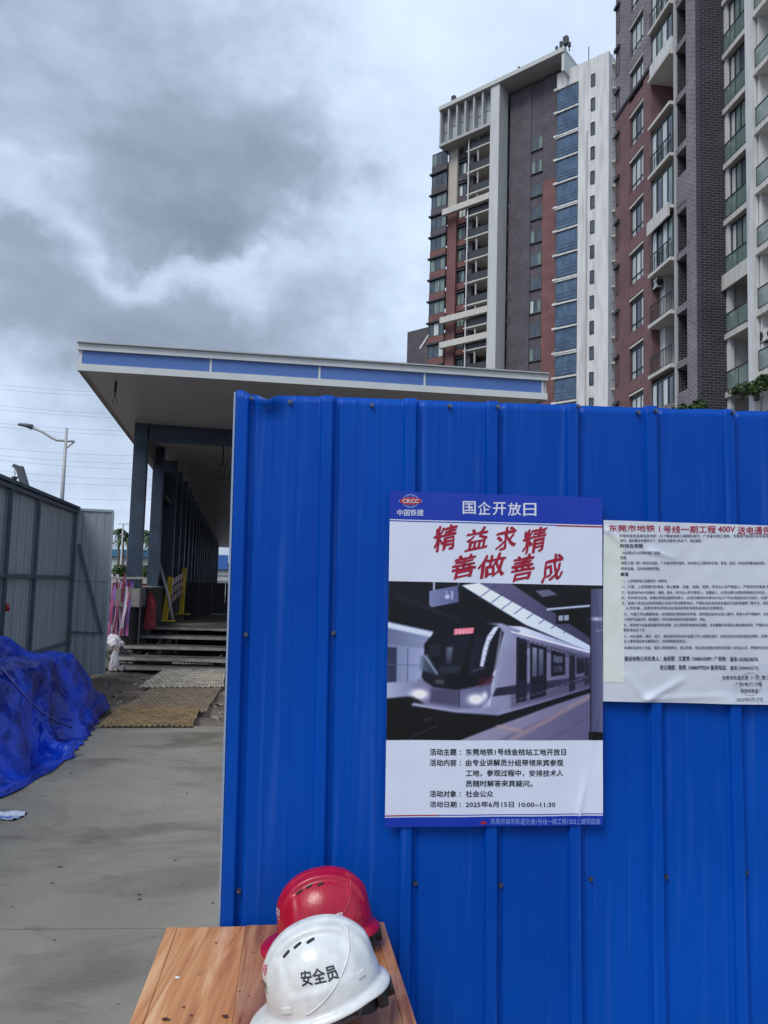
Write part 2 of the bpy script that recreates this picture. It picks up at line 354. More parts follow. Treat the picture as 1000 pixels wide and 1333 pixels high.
def fence_sheet(u0, u1, torn=False, lift=0.0):
    us = [u0]
    while us[-1] < u1-1e-6:
        k = min((abs(us[-1]-(r-.012)) for r in ridges)); us.append(min(u1, us[-1]+(.0022 if k < .03 else .004)))
    ws = [0.02, .3, .6, .9, 1.2, 1.5, 1.8, 1.95, 2.0, 2.03, 2.05, 1.0]
    ws = [0.02+(TOPW-.02)*t for t in (0, .15, .3, .45, .6, .75, .88, .94, .965, .98, .99, 1.0)]
    vs = []
    for j, w in enumerate(ws):
        for u in us:
            n = profile(u)+lift+.004*noise.noise(Vector((u*3.1, w*1.3, 4)))+.0018*noise.noise(Vector((u*9, w*3.5, 9)))-.004*math.exp(-((u-.62)/.05)**2-((w-.93)/.05)**2)-.004*math.exp(-((u-1.12)/.04)**2-((w-1.78)/.07)**2)
            ww = w
            if torn:
                e = math.exp(-((u-.095)/.035)**2); t = smooth(TOPW-.05, TOPW, w)
                n += e*t*.022; ww = w-t*.013*e*(1+.4*math.sin(u*90))+t*.006*(1 if u < .03 else 0)
            else:
                ww = w + (.0015*math.sin(u*40) if j == len(ws)-1 else 0)
            vs.append(fpt(u, ww, n)-FO)
    nu = len(us); fs = [(j*nu+i, j*nu+i+1, (j+1)*nu+i+1, (j+1)*nu+i) for j in range(len(ws)-1) for i in range(nu-1)]
    b = MB(); b.add(vs, fs); o = b.build('corrugated_sheet', blue, fence, smooth=True)
    sm = o.modifiers.new('solid', 'SOLIDIFY'); sm.thickness = .0012; sm.offset = -1
    return o
UL = fuw(307, 512)[0]
J1 = R0+5*PITCHR-.033
sheets = [fence_sheet(UL, J1+.003, torn=True), fence_sheet(J1, J1+5*PITCHR+.003, lift=.0022), fence_sheet(J1+5*PITCHR, J1+10*PITCHR, lift=.0)]
# left folded rim, rails and posts behind
b = MB(); b.add([fpt(UL-.0045, .02, .003)-FO, fpt(UL+.0005, .02, .003)-FO, fpt(UL+.0005, TOPW+.004, .003)-FO, fpt(UL-.0045, TOPW+.004, .003)-FO,
                 fpt(UL-.0045, .02, -.03)-FO, fpt(UL+.0005, .02, -.03)-FO, fpt(UL+.0005, TOPW+.004, -.03)-FO, fpt(UL-.0045, TOPW+.004, -.03)-FO],
                [(0, 1, 2, 3), (7, 6, 5, 4), (0, 3, 7, 4), (1, 5, 6, 2), (3, 2, 6, 7), (0, 4, 5, 1)])
b.build('edge_trim', mat('pale_cut_edge', (.30, .40, .55), .5), fence)
for w in (.45, 1.27, TOPW-.06):
    b = MB(); b.bar(fpt(UL+.01, w, -.045)-FO, fpt(3.3, w, -.045)-FO, .04, .05); b.build('rail', steel, fence)
for u in (.05, 1.25, 2.5, 3.25):
    b = MB(); b.bar(fpt(u, -.0, -.105)-FO, fpt(u, TOPW-.02, -.105)-FO, .06, .06); b.build('post', steel, fence)
sb = MB()
for k in range(6):
    pass
hexv = [(.0042*math.cos(PI/3*i), .0042*math.sin(PI/3*i)) for i in range(6)]
wv = [(.0060*math.cos(PI/6*i), .0060*math.sin(PI/6*i)) for i in range(12)]
def screw_mesh():
    b = MB(); w = [FU*x+FW*y for x, y in wv]; h = [FU*x+FW*y for x, y in hexv]
    b.add([p for p in w]+[p-fv*.0025 for p in w], [tuple(range(12, 24))]+[(i, (i+1) % 12, 12+(i+1) % 12, 12+i) for i in range(12)])
    b.add([p-fv*.0026 for p in h]+[p*.9-fv*.0085 for p in h], [tuple(range(6, 12))]+[(i, (i+1) % 6, 6+(i+1) % 6, 6+i) for i in range(6)])
    return b
scr = None
for (x, y) in ((327, 519), (378, 524), (484, 528), (585, 529), (646, 532), (750, 531.5), (830, 537.5), (849, 537.5), (948, 539.5),
               (320, 826), (434, 824), (311, 1159), (541, 1150), (652, 1152), (768, 1143), (867, 1141), (970, 1135), (1075, 1140), (1060, 545)):
    u, w = fuw(x, y); sh = sheets[0] if u < J1 else sheets[1]
    p = fpt(u, w, profile(u)+.0035+(.0022 if u > J1 else 0)+.004*noise.noise(Vector((u*3.1, w*1.3, 4))))-FO
    if scr is None: scr = screw_mesh().build('screw', screw_m, sh); scr.location = p
    else: copy_obj(scr, sh, p)

# ================================================================ POSTER
paper = mat('laminated_paper', (.72, .78, .93), .42, var=.03, vscale=6)
ink_black = mat('black_print', (.02, .022, .035), .5)
ink_red = mat('red_print', (.36, .006, .035), .5)
ink_white = mat('white_print', (.72, .76, .86), .5)
ink_blue = mat('blue_print', (.002, .035, .42), .35)
ink_navy = mat('navy_print', (.01, .03, .2), .5)
def quadmap(TLc, TRc, BRc, BLc, n0, bend):
    A, B, C, D = [Vector(fuw(*c, n0)) for c in (TLc, TRc, BRc, BLc)]
    def g(s, t): return A*(1-s)*(1-t)+B*s*(1-t)+C*s*t+D*(1-s)*t
    def f(s, t, lift=0.0):
        q = g(s, t); return fpt(q.x, q.y, n0+bend(s, t)+lift)-FO
    def inv(x, y):
        t = .5
        for _ in range(3):
            xl = TLc[0]+(BLc[0]-TLc[0])*t; xr = TRc[0]+(BRc[0]-TRc[0])*t; s = (x-xl)/(xr-xl)
            yt = TLc[1]+(TRc[1]-TLc[1])*s; yb = BLc[1]+(BRc[1]-BLc[1])*s; t = (y-yt)/(yb-yt)
        return s, t
    return f, inv
def poster_bend(s, t):
    n = .0016*math.cos(2*PI*(s*2.65+.15))+.0012*noise.noise(Vector((s*5, t*7, 2)))
    # crease running up from the lower right
    d = (s-.90)+(t-.93)*.32; n += .0035*math.exp(-(d/.012)**2)*math.exp(-((t-.93)/.07)**2)
    d = (s-.965)+(t-.70)*.22; n += .002*math.exp(-(d/.012)**2)*math.exp(-((t-.72)/.06)**2)
    return n
def sheet_on(name, f, s0, s1, t0, t1, lift, m, parent, ns=60, ntt=90):
    b = MB(); vs = [f(s0+(s1-s0)*i/ns, t0+(t1-t0)*j/ntt, lift) for j in range(ntt+1) for i in range(ns+1)]
    b.add(vs, [((j+1)*(ns+1)+i, (j+1)*(ns+1)+i+1, j*(ns+1)+i+1, j*(ns+1)+i) for j in range(ntt) for i in range(ns)])
    return b.build(name, m, parent, smooth=True)
pf, pinv = quadmap((508, 639), (784, 648), (785, 1074), (501, 1077), .0215, poster_bend)
poster = sheet_on('poster', pf, 0, 1, 0, 1, 0, paper, None, 110, 140)
poster.location = FO
tag(poster, 'tall open day poster with blue header, red brush characters and train photo', 'poster')
def pm(l):
    def f(x, y): s, t = pinv(x, y); return pf(s, t, l)
    return f
sheet_on('header_band', pf, 0, 1, 0, .086, .0004, ink_blue, poster, 60, 12)
sheet_on('header_rule', pf, 0, 1, .0895, .0925, .0004, ink_blue, poster, 60, 1)
sheet_on('red_rule', pf, .78, 1, .0895, .0935, .0008, ink_red, poster, 20, 1)
sheet_on('footer_rule', pf, 0, 1, .9655, .968, .0004, ink_blue, poster, 60, 1)
sheet_on('red_rule', pf, 0, .24, .9652, .9682, .0008, ink_red, poster, 20, 1)
sheet_on('footer_band', pf, 0, 1, .972, 1.0, .0004, ink_blue, poster, 60, 4)
hy = lambda x: (x-508)*.033
text_mesh([(c, 601+i*19.7, 617.5+i*19.7, 652.5+.033*i*19+.5, 670+.033*i*19, .012) for i, c in enumerate('国企开放日')], pm(.0008), 'title_lettering', ink_white, poster)
text_mesh([('中国铁建', 517, 550.5, 664, 672.5, .012)], pm(.0008), 'company_lettering', ink_white, poster)
# globe emblem: ring, meridians and a red band with letters
def ring(cx, cy, rx, ry, w, f, n=40, a0=0, a1=2*PI):
    b = MB(); vs = []
    for i in range(n+1):
        a = a0+(a1-a0)*i/n
        vs += [f(cx+rx*math.cos(a), cy+ry*math.sin(a)), f(cx+(rx-w)*math.cos(a), cy+(ry-w)*math.sin(a))]
    return b.add(vs, [(2*i, 2*i+1, 2*i+3, 2*i+2) for i in range(n)])
pale_blue = mat('pale_blue_print', (.25, .38, .75), .5)
b = ring(534, 652.5, 10.5, 9, .9, pm(.0007)); b2 = ring(534, 652.5, 5, 9, .7, pm(.0007)); b.add(b2.v, b2.f); b2 = ring(534, 652.5, 15, 3.8, .8, pm(.0007)); b.add(b2.v, b2.f)
b.build('globe_emblem', pale_blue, poster)
b = MB(); F_ = pm(.0012); b.add([F_(534, 652.5)]+[F_(534+14*math.cos(a), 652.5+5.2*math.sin(a)) for a in (2*PI*i/32 for i in range(32))], [(0, (i+1) % 32+1, i+1) for i in range(32)])
b.build('red_band', mat('emblem_red', (.45, .03, .06), .5), poster)
text_mesh([('CRCC', 524, 544.5, 650, 655.3, .02)], pm(.0017), 'emblem_lettering', ink_white, poster)
brush = [('精', 563.5, 592.5, 686, 718.5), ('益', 604, 633.5, 689, 717.5), ('求', 643, 670, 688.5, 718), ('精', 678.5, 709.5, 689, 721.5),
         ('善', 586.5, 617, 725.5, 755), ('做', 621.5, 656, 724.5, 754), ('善', 663.5, 693, 725.5, 757.5), ('成', 703.5, 731.5, 725, 759)]
def brush_map(x, y):
    # the brush hand leans and swells: strokes sweep a little
    cxs = min(((a_+b__)/2 for _, a_, b__, y0_, y1_ in brush if y0_-3 < y < y1_+3), key=lambda c_: abs(c_-x)); xx = x+.9*math.sin(y*.33)+.6*noise.noise(Vector((x*.3, y*.3, 0))); yy = y-.20*(x-cxs)+.7*math.sin(x*.35+y*.1)
    s, t = pinv(xx, yy); return pf(s, t, .0008)
text_mesh([(c, a, b_, y0, y1, .0, .10) for c, a, b_, y0, y1 in brush for _ in (0,)]+[(c, a+dx, b_+dx, y0+dy, y1+dy, .0, .10) for c, a, b_, y0, y1 in brush for dx, dy in ((.5, -.55), (-.5, .55), (1.0, -.8), (.9, .1))], brush_map, 'brush_lettering', ink_red, poster)
def zy(v): return 750+v*.31
def zx(v): return 490+v*.31
rows = [('活动主题', '东莞地铁1号线金桔站工地开放日', 733, 760, 793), ('活动内容', '由专业讲解员分组带领来宾参观', 777, 804, 781), (None, '工地，参观过程中，安排技术人', 820, 847, 781),
        (None, '员随时解答来宾疑问。', 863, 889, 650), ('活动对象', '社会公众', 905, 931, 485), ('活动日期', '2025年6月15日 10:00~11:30', 949, 973, 747)]
its = []
for lab, body, a, c, xe in rows:
    if lab: its += [(lab, zx(221), zx(331), zy(a), zy(c), .02), ('：', zx(344), zx(349), zy(a+7), zy(c-3), .03)]
    its.append((body, zx(370), zx(xe), zy(a), zy(c), .02))
text_mesh(its, pm(.0006), 'body_lettering', ink_black, poster)
text_mesh([('东莞市城市轨道交通1号线一期工程1202土建项目部', zx(475), zx(940), 1065.8, 1073.2, .0)], pm(.0008), 'footer_lettering', pale_blue, poster)
b = ring(628, 1071.3, 4.3, 2.0, 2.0, pm(.0008), 20); b.build('footer_emblem', ink_red, poster)

# printed train photograph: painted as a fine colour grid
GW, GH = 330, 244; SS = 2
Wd, Hd = GW*SS, GH*SS
X0, X1, Y0, Y1 = 48., 950., 32., 702.
yy, xx = np.mgrid[0:Hd, 0:Wd]; PX = X0+(xx+.5)/Wd*(X1-X0); PY = Y0+(yy+.5)/Hd*(Y1-Y0)
img = np.zeros((Hd, Wd, 3)); img[:] = (20, 22, 38)
def pmask(pts):
    ins = np.zeros(PX.shape, bool); n = len(pts)
    for i in range(n):
        x1, y1 = pts[i]; x2, y2 = pts[(i+1) % n]
        if y1 == y2: continue
        c = ((y1 > PY) != (y2 > PY)) & (PX < (x2-x1)*(PY-y1)/(y2-y1)+x1); ins ^= c
    return ins
def blur(a, k):
    if k <= 0: return a
    k = int(k); pad = np.pad(a.astype(float), ((k, k), (k, k))+((0, 0),)*(a.ndim-2), mode='edge')
    c = np.cumsum(pad, 0); c = np.concatenate([np.zeros_like(c[:1]), c]); r = (c[2*k+1:]-c[:-2*k-1])/(2*k+1)
    c = np.cumsum(r, 1); c = np.concatenate([np.zeros_like(c[:, :1]), c], 1); return (c[:, 2*k+1:]-c[:, :-2*k-1])/(2*k+1)
def poly(pts, c, c2=None, soft=1, axis='x', a=1.0):
    mk = blur(pmask(pts), soft)[..., None]*a
    if c2 is not None:
        q = PX if axis == 'x' else PY; lo = min(p[0 if axis == 'x' else 1] for p in pts); hi = max(p[0 if axis == 'x' else 1] for p in pts)
        t = np.clip((q-lo)/(hi-lo), 0, 1)[..., None]; cc = np.array(c)*(1-t)+np.array(c2)*t
    else: cc = np.array(c, float)
    img[:] = img*(1-mk)+cc*mk
def line(x1, y1, x2, y2, w, c, soft=1, a=1.0):
    dx, dy = x2-x1, y2-y1; l = math.hypot(dx, dy); nx, ny = -dy/l*w/2, dx/l*w/2
    poly([(x1+nx, y1+ny), (x2+nx, y2+ny), (x2-nx, y2-ny), (x1-nx, y1-ny)], c, soft=soft, a=a)
def glow(cx, cy, rx, ry, c, a=1.0, p=1.0):
    g = np.exp(-(((PX-cx)/rx)**2+((PY-cy)/ry)**2)**p)[..., None]*a; img[:] = img*(1-g)+np.array(c)*g
def paint():
    poly([(48, 32), (950, 32), (950, 330), (48, 330)], (22, 24, 42), (14, 15, 28))
    poly([(48, 60), (240, 130), (560, 210), (200, 245), (48, 205)], (16, 18, 34), (28, 32, 54), 6)
    # left platform screen wall
    poly([(48, 205), (240, 245), (200, 300), (185, 540), (48, 530)], (95, 108, 150), (130, 142, 180), 3)
    poly([(48, 208), (240, 250), (225, 268), (48, 232)], (178, 190, 222), None, 3)
    poly([(48, 300), (200, 318), (195, 460), (48, 465)], (108, 122, 162), (140, 150, 190), 2)
    poly([(48, 312), (85, 315), (85, 460), (48, 462)], (52, 60, 96), None, 2)
    line(85, 312, 85, 465, 5, (60, 70, 110)); line(132, 315, 132, 462, 4, (84, 96, 136)); line(48, 385, 190, 390, 3, (92, 104, 144))
    poly([(48, 462), (190, 458), (185, 520), (48, 530)], (150, 160, 196), (110, 120, 160), 3)
    # track bed
    poly([(48, 530), (190, 515), (520, 600), (420, 702), (48, 702)], (12, 13, 26), (20, 20, 36), 4)
    line(130, 700, 260, 640, 5, (90, 92, 118), 2, .6); line(200, 620, 280, 592, 8, (96, 88, 92), 3, .7); line(48, 590, 240, 690, 4, (44, 48, 70), 3, .5)
    # ceiling strip lights
    poly([(350, 45), (425, 32), (905, 300), (895, 325), (620, 210)], (196, 206, 240), (168, 182, 226), 2)
    poly([(425, 32), (560, 32), (905, 268), (905, 300)], (98, 92, 138), (64, 62, 102), 2)
    for i in range(9):
        t = i/9; x = 445+t*440; y = 118+t*195-30
        line(x-30*(1-t), y+18*(1-t), x+55*(1-t), y-50*(1-t), 4, (70, 72, 110), 1, .8)
    poly([(48, 60), (350, 190), (330, 200), (48, 90)], (30, 33, 52), None, 3)
    line(80, 105, 340, 190, 3, (56, 60, 86), 1, .7)
    for i in range(5):
        line(620+i*60, 40, 905, 120+i*40, 3, (48, 48, 74), 1, .6)
    poly([(660, 62), (720, 55), (755, 78), (690, 90)], (96, 100, 132), None, 2)
    line(710, 142, 905, 122, 9, (170, 182, 214), 2)
    poly([(750, 150), (835, 148), (835, 200), (750, 205)], (12, 14, 26), None, 1)
    poly([(760, 168), (805, 164), (805, 188), (760, 191)], (140, 152, 180), None, 1); line(783, 163, 783, 192, 4, (20, 22, 34))
    # hanging platform sign
    line(237, 32, 237, 70, 8, (150, 160, 195)); line(338, 34, 338, 60, 8, (90, 98, 130))
    poly([(218, 72), (335, 46), (345, 116), (228, 142), (218, 132)], (112, 120, 170), (84, 92, 142), 1)
    poly([(335, 46), (350, 58), (350, 118), (340, 122)], (30, 32, 56), None, 1)
    glow(292, 95, 11, 11, (170, 182, 220), .9, 2); line(312, 70, 312, 106, 9, (160, 172, 214), 1, .8); line(288, 70, 288, 80, 10, (150, 160, 200), 1, .7)
    # platform right
    poly([(350, 702), (620, 600), (895, 480), (905, 702)], (120, 114, 150), (92, 88, 132), 2)
    poly([(350, 702), (580, 614), (895, 497), (895, 520), (500, 702)], (138, 132, 164), (110, 106, 146), 3)
    line(560, 702, 895, 515, 18, (150, 124, 140), 4, .8); line(500, 642, 610, 664, 14, (168, 132, 138), 4, .7)
    line(720, 702, 895, 600, 4, (80, 78, 118), 2, .7)
    # train side
    poly([(505, 225), (600, 215), (905, 330), (905, 480), (640, 560), (510, 600), (430, 590)], (150, 150, 190), (92, 90, 132), 2)
    poly([(545, 215), (620, 222), (905, 322), (905, 336), (590, 245)], (196, 204, 232), (130, 138, 180), 2)
    poly([(585, 262), (905, 350), (905, 372), (585, 300)], (62, 62, 96), (60, 62, 96), 2, a=.7)
    poly([(470, 488), (620, 462), (900, 425), (900, 448), (640, 498), (470, 520)], (42, 36, 66), (70, 56, 100), 2)
    poly([(510, 598), (640, 560), (905, 478), (905, 496), (640, 585), (515, 612)], (18, 18, 34), None, 2)
    # doors and windows of the side
    for (xa, ya, yb, xb, yc, yd, c) in ((582, 262, 545, 628, 275, 535, (34, 34, 62)), (640, 288, 532, 708, 305, 512, (26, 28, 52)), (728, 318, 432, 790, 333, 422, (26, 28, 52)),
                                        (806, 334, 498, 832, 342, 486, (30, 30, 58)), (838, 345, 420, 872, 354, 412, (30, 32, 58)), (872, 350, 470, 892, 354, 462, (36, 36, 64))):
        poly([(xa, ya), (xb, yc), (xb, yd), (xa, yb)], c, None, 1)
    poly([(592, 290), (620, 296), (620, 440), (592, 448)], (12, 12, 28), None, 1); poly([(650, 305), (668, 309), (668, 430), (650, 434)], (150, 160, 190), (90, 100, 130), 2, 'y', .8)
    poly([(676, 311), (696, 316), (696, 425), (676, 429)], (130, 140, 172), (70, 80, 110), 2, 'y', .8)
    poly([(738, 338), (778, 346), (778, 372), (738, 370)], (110, 118, 150), None, 2, a=.7); poly([(738, 384), (778, 386), (778, 410), (738, 414)], (70, 76, 108), None, 2, a=.7)
    line(592, 470, 585, 545, 5, (20, 20, 40)); line(640, 470, 640, 530, 4, (70, 70, 104)); line(706, 305, 706, 510, 7, (16, 18, 36))
    # nose: silver hood
    poly([(395, 212), (520, 205), (600, 235), (560, 300), (520, 400), (500, 480), (470, 560), (430, 590), (420, 470), (470, 420)], (176, 184, 216), (118, 122, 162), 3)
    # dark windscreen mask
    poly([(240, 240), (300, 210), (420, 200), (505, 215), (530, 245), (505, 330), (480, 440), (440, 470), (330, 490), (230, 470), (190, 440), (205, 330)], (28, 30, 52), (16, 18, 34), 3)
    poly([(232, 290), (300, 262), (395, 258), (385, 330), (350, 420), (262, 424), (222, 400)], (20, 24, 40), (30, 36, 58), 2)
    poly([(410, 262), (522, 256), (498, 400), (475, 432), (380, 430), (395, 330)], (34, 40, 64), (20, 22, 40), 2)
    poly([(290, 312), (318, 308), (312, 380), (288, 382)], (112, 122, 156), (50, 56, 84), 4, 'y', .9)
    poly([(262, 392), (350, 386), (350, 418), (262, 422)], (46, 58, 78), None, 5, a=.8); poly([(222, 300), (268, 296), (268, 345), (226, 350)], (48, 54, 80), None, 4, a=.6)
    line(395, 262, 350, 430, 7, (14, 14, 26)); line(400, 410, 455, 395, 8, (96, 106, 134), 3, .6)
    poly([(488, 222), (512, 216), (470, 290), (445, 392), (430, 390), (442, 320), (460, 262)], (182, 190, 222), None, 2)
    for i in range(6): line(440+i*5, 370-i*22, 460+i*5, 366-i*22, 4, (110, 116, 150), 1, .6)
    # shading over the flank: bright shoulder, dark skirt, streaked reflections
    poly([(505, 300), (905, 372), (905, 480), (640, 560), (510, 600), (430, 590)], (60, 58, 92), None, 14, a=.12)
    poly([(560, 480), (905, 430), (905, 470), (560, 570)], (40, 38, 70), (64, 60, 100), 5, a=.35)
    for i in range(16):
        x_ = 600+i*19; line(x_, 270+i*6.5, x_+9, 268+i*6.5, 5, (210, 216, 240), 2, .35)
    for i in range(14):
        x_ = 545+i*25; line(x_, 545-i*8.5, x_+18, 541-i*8.5, 3, (160, 160, 196), 1, .5)
    for i in range(22):
        xr = 560+random.random()*330; line(xr, 300+random.random()*120, xr+30, 302+random.random()*120, 2, (170, 176, 210), 2, .22)
    line(520, 235, 470, 560, 6, (206, 212, 238), 3, .7); line(560, 240, 905, 326, 5, (224, 230, 248), 1, .8)
    # destination display
    poly([(322, 232), (405, 225), (402, 250), (320, 258)], (238, 92, 124), None, 1)
    for i in range(5): line(333+i*14, 238, 333+i*14, 251, 5, (250, 170, 184), 1, .8)
    # mirror / light streak at left
    poly([(186, 350), (215, 340), (245, 395), (275, 440), (250, 432), (205, 415), (180, 408)], (96, 120, 152), (40, 46, 70), 4, a=.8)
    line(200, 345, 255, 425, 7, (160, 176, 204), 3, .8)
    # lower nose
    poly([(182, 440), (240, 480), (330, 492), (440, 470), (480, 450), (478, 520), (430, 578), (330, 578), (205, 555), (165, 520), (160, 480)], (118, 118, 158), (96, 98, 140), 4)
    poly([(225, 485), (345, 492), (345, 560), (225, 545)], (60, 60, 96), (72, 70, 110), 5, a=.8); line(345, 490, 345, 560, 4, (40, 40, 70), 1)
    poly([(155, 545), (330, 572), (520, 560), (505, 602), (330, 590), (150, 560)], (158, 160, 196), (120, 124, 166), 4)
    poly([(150, 560), (330, 588), (510, 600), (480, 640), (200, 600)], (10, 10, 24), None, 5)
    poly([(425, 440), (490, 430), (480, 462), (425, 478)], (84, 20, 52), None, 4, a=.8)
    poly([(245, 448), (282, 448), (282, 468), (245, 466)], (110, 100, 104), None, 4, a=.7)
    glow(182, 510, 34, 20, (250, 240, 244), 1.0, 1.2); glow(415, 530, 34, 22, (250, 246, 252), 1.0, 1.2); glow(452, 514, 12, 16, (214, 222, 244), .9, 1)
    # pillar at the right
    poly([(897, 50), (950, 46), (950, 668), (897, 664)], (70, 72, 112), (96, 96, 138), 1)
    glow(925, 180, 26, 8, (190, 196, 226), .8); line(922, 232, 950, 228, 4, (140, 146, 182)); line(918, 46, 950, 330, 2, (50, 52, 84), 1, .6)
    line(897, 50, 897, 666, 4, (24, 26, 48)); poly([(890, 666), (950, 668), (950, 702), (890, 700)], (14, 14, 28), None, 1)
paint()
small = img.reshape(GH, SS, GW, SS, 3).mean((1, 3)); small = np.clip(blur(small, 0)*1.0+np.random.normal(0, 3.0, small.shape), 0, 255)/255
lin = np.where(small <= .04045, small/12.92, ((small+.055)/1.055)**2.4)
vc = np.ones((GH, GW, 4)); lum = lin.mean(-1, keepdims=True); lin = lum+(lin-lum)*.62; vc[..., :3] = np.clip(1.95*lin**1.3-.005, 0, 1)
pb = MB(); vs = [pf(.0+i/(GW-1), .275+(.747-.275)*j/(GH-1), .0006) for j in range(GH) for i in range(GW)]
pb.add(vs, [((j+1)*GW+i, (j+1)*GW+i+1, j*GW+i+1, j*GW+i) for j in range(GH-1) for i in range(GW-1)])
M = bpy.data.materials.new('printed_photograph'); M.use_nodes = True; bs = M.node_tree.nodes['Principled BSDF']; bs.inputs['Roughness'].default_value = .35
an = M.node_tree.nodes.new('ShaderNodeVertexColor'); an.layer_name = 'print'; M.node_tree.links.new(an.outputs[0], bs.inputs['Base Color'])
pic = pb.build('train_picture', M, poster, smooth=True)
ca = pic.data.color_attributes.new('print', 'FLOAT_COLOR', 'POINT'); ca.data.foreach_set('color', vc.ravel())

# ================================================================ WHITE NOTICE
def notice_bend(s, t):
    n = .0022*noise.noise(Vector((s*7, t*5, 7)))+.0008*noise.noise(Vector((s*19, t*14, 3)))+.0014*math.cos(2*PI*(s*2.9+.6))
    def crease(x0, y0, x1, y1, w, a):
        dx, dy = x1-x0, y1-y0; l2 = dx*dx+dy*dy; k = ((s-x0)*dx+(t-y0)*dy)/l2; kk = max(0, min(1, k)); d = math.hypot(s-x0-kk*dx, t-y0-kk*dy)
        return a*math.exp(-(d/w)**2)*(1-.6*kk)
    n += crease(.185, .985, .33, .88, .018, .006)+crease(.185, .985, .10, .86, .02, .004)+crease(.185, .985, .52, .955, .016, .003)
    n += crease(.20, .165, .30, .20, .012, .004)+crease(.02, .06, .10, .16, .018, .005)+crease(.66, .78, .655, 1.0, .006, .003)
    n += .006*smooth(.93, 1.0, t)*math.exp(-((s-.60)/.12)**2)
    return n
nf, ninv = quadmap((786, 677), (1086, 687), (1086, 919), (785, 913), .0205, notice_bend)
notice = sheet_on('notice', nf, 0, 1, 0, 1, 0, mat('notice_paper', (.63, .67, .76), .6, var=.05, vscale=3), None, 160, 110)
notice.location = FO
tag(notice, 'creased white power supply notice with red heading right of the poster', 'notice')
def nm(l):
    def f(x, y): s, t = ninv(x, y); return nf(s, t, l)
    return f
def nzx(v): return 770+v*.23
def nzy(v): return 660+v*.23
sheet_on('paper_strip', nf, .0, .088, .085, .895, .0007, mat('yellowed_paper', (.70, .76, .72), .6, var=.05, vscale=5), notice, 12, 60)
sheet_on('paper_patch', nf, .555, 1.0, .775, .985, .0007, mat('notice_paper_patch', (.56, .60, .69), .6), notice, 40, 30)
text_mesh([('东莞市地铁', nzx(97), nzx(352), nzy(102), nzy(140), .015), ('1', nzx(376), nzx(382), nzy(108), nzy(141), .0), ('号线一期工程', nzx(402), nzx(693), nzy(106), nzy(148), .015),
           ('400V', nzx(706), nzx(803), nzy(110), nzy(142), .03), ('送电通告', nzx(818), nzx(1008), nzy(110), nzy(156), .015)], nm(.0006), 'heading_lettering', ink_red, notice)
its = []
L_ = [(165, 155, 1090, '东莞市各有关单位及市民：为了确保地铁工程顺利进行，广东省东莞工程局，东莞电力局进行本次送电，请各单位'), (192, 158, 618, '周知，请勿靠近并遵守以下，现将有关事项公告如下，特此通告：'),
      (222, 160, 283, '时间及范围', 1), (262, 170, 385, '2025年6月10日零时起，区间。'), (290, 160, 192, '范围'),
      (320, 165, 1090, '地铁工程一期一标段车站区，广东省东莞市境内，全线电力工程所有区域，变电，区间，车站及附属设备用房，包括所有电缆'), (352, 165, 380, '相关设备，区间电缆等范围。'), (385, 162, 205, '事项', 1),
      (422, 168, 425, '一、上述地段电力设备视为一律带电。'), (455, 166, 1090, '二、凡是，上述范围内的电缆，禁止触摸，设备，电缆，桥架，非专业人员严禁进入，严禁在附近堆放 物品，垃圾等'),
      (488, 166, 1090, '三、在送电的400V设备房，通道，竖井，非作业人员不得进入，如需进入，必须办理作业票经管理单位许可后，严格按照规定'), (518, 166, 1090, '四、任何单位区域，如需在带电设备附近施工，必须办理相关手续400V及以下作业须经批准方可进行，并派专人监护作业'),
      (548, 166, 1090, '五、各施工单位应对所有参建人员进行安全教育培训，严禁私拉乱接电线及擅自开启配电箱柜门等行为，违反者后果自负，'), (576, 190, 740, '人员伤害，由责任单位承担由此造成的经济损失及相关法律责任。'),
      (610, 178, 1090, '六、凡施工作业需要用电，必须提前向管理单位申请，经同意后由专业电工操作，其他人员不得操作，在施工现场配电'), (640, 178, 637, '一切电气设备均须，接地保护，并符合临时用电安全规范要求，特此。'),
      (672, 178, 1090, '七、发现电气设备或线路异常及故障，应立即报告管理单位调度，并设置警示标志防止触电事故发生，严禁私自处理电气设备'), (700, 178, 295, '联系电话见下方'),
      (735, 180, 1090, '八、400V送电，调试，运行，请各相关单位400V设备工作人员做好监护，如有违反安全规定造成后果的，后果自负 特此公告'), (763, 180, 530, '以上事项请各单位遵照执行，共同保障送电安全。'),
      (800, 182, 1090, '本通告自发布之日起，请各工程参建单位，施工班组，务必将本通告内容传达到每一位作业人员，并做好安全交底工作和登记')]
for r_ in L_:
    y, xa, xb, tx = r_[:4]; h = 11 if len(r_) > 4 else 9
    sk = 10*(xa-155)/845
    its.append((tx, nzx(xa), nzx(xb), nzy(y-h), nzy(y+h), .03 if len(r_) > 4 else .006))
its += [('建设有限公司负责人：金经理：王富贵 13686543891 广信地：', nzx(182), nzx(755), nzy(848), nzy(874), .02), ('联系13528238576', nzx(775), nzx(937), nzy(852), nzy(878), .02),
        ('老公调度：张凯 13686979234 备用电话：', nzx(380), nzx(755), nzy(897), nzy(924), .02), ('联系13098430372', nzx(775), nzx(935), nzy(902), nzy(926), .02),
        ('东莞市轨道交通（1号）第二', nzx(727), nzx(1000), nzy(956), nzy(980), .01), ('广东电力工程', nzx(805), nzx(960), nzy(994), nzy(1016), .01), ('项目经理部', nzx(835), nzx(937), nzy(1032), nzy(1054), .01),
        ('2025年5月17日', nzx(808), nzx(960), nzy(1078), nzy(1098), .015)]
text_mesh(its, nm(.0011), 'body_lettering', mat('grey_print', (.06, .065, .10), .6), notice)
b = ring(nzx(893), nzy(1005), 15, 15, .9, nm(.0012), 36); b.build('stamp_ring', mat('faded_stamp', (.30, .32, .38), .6), notice)

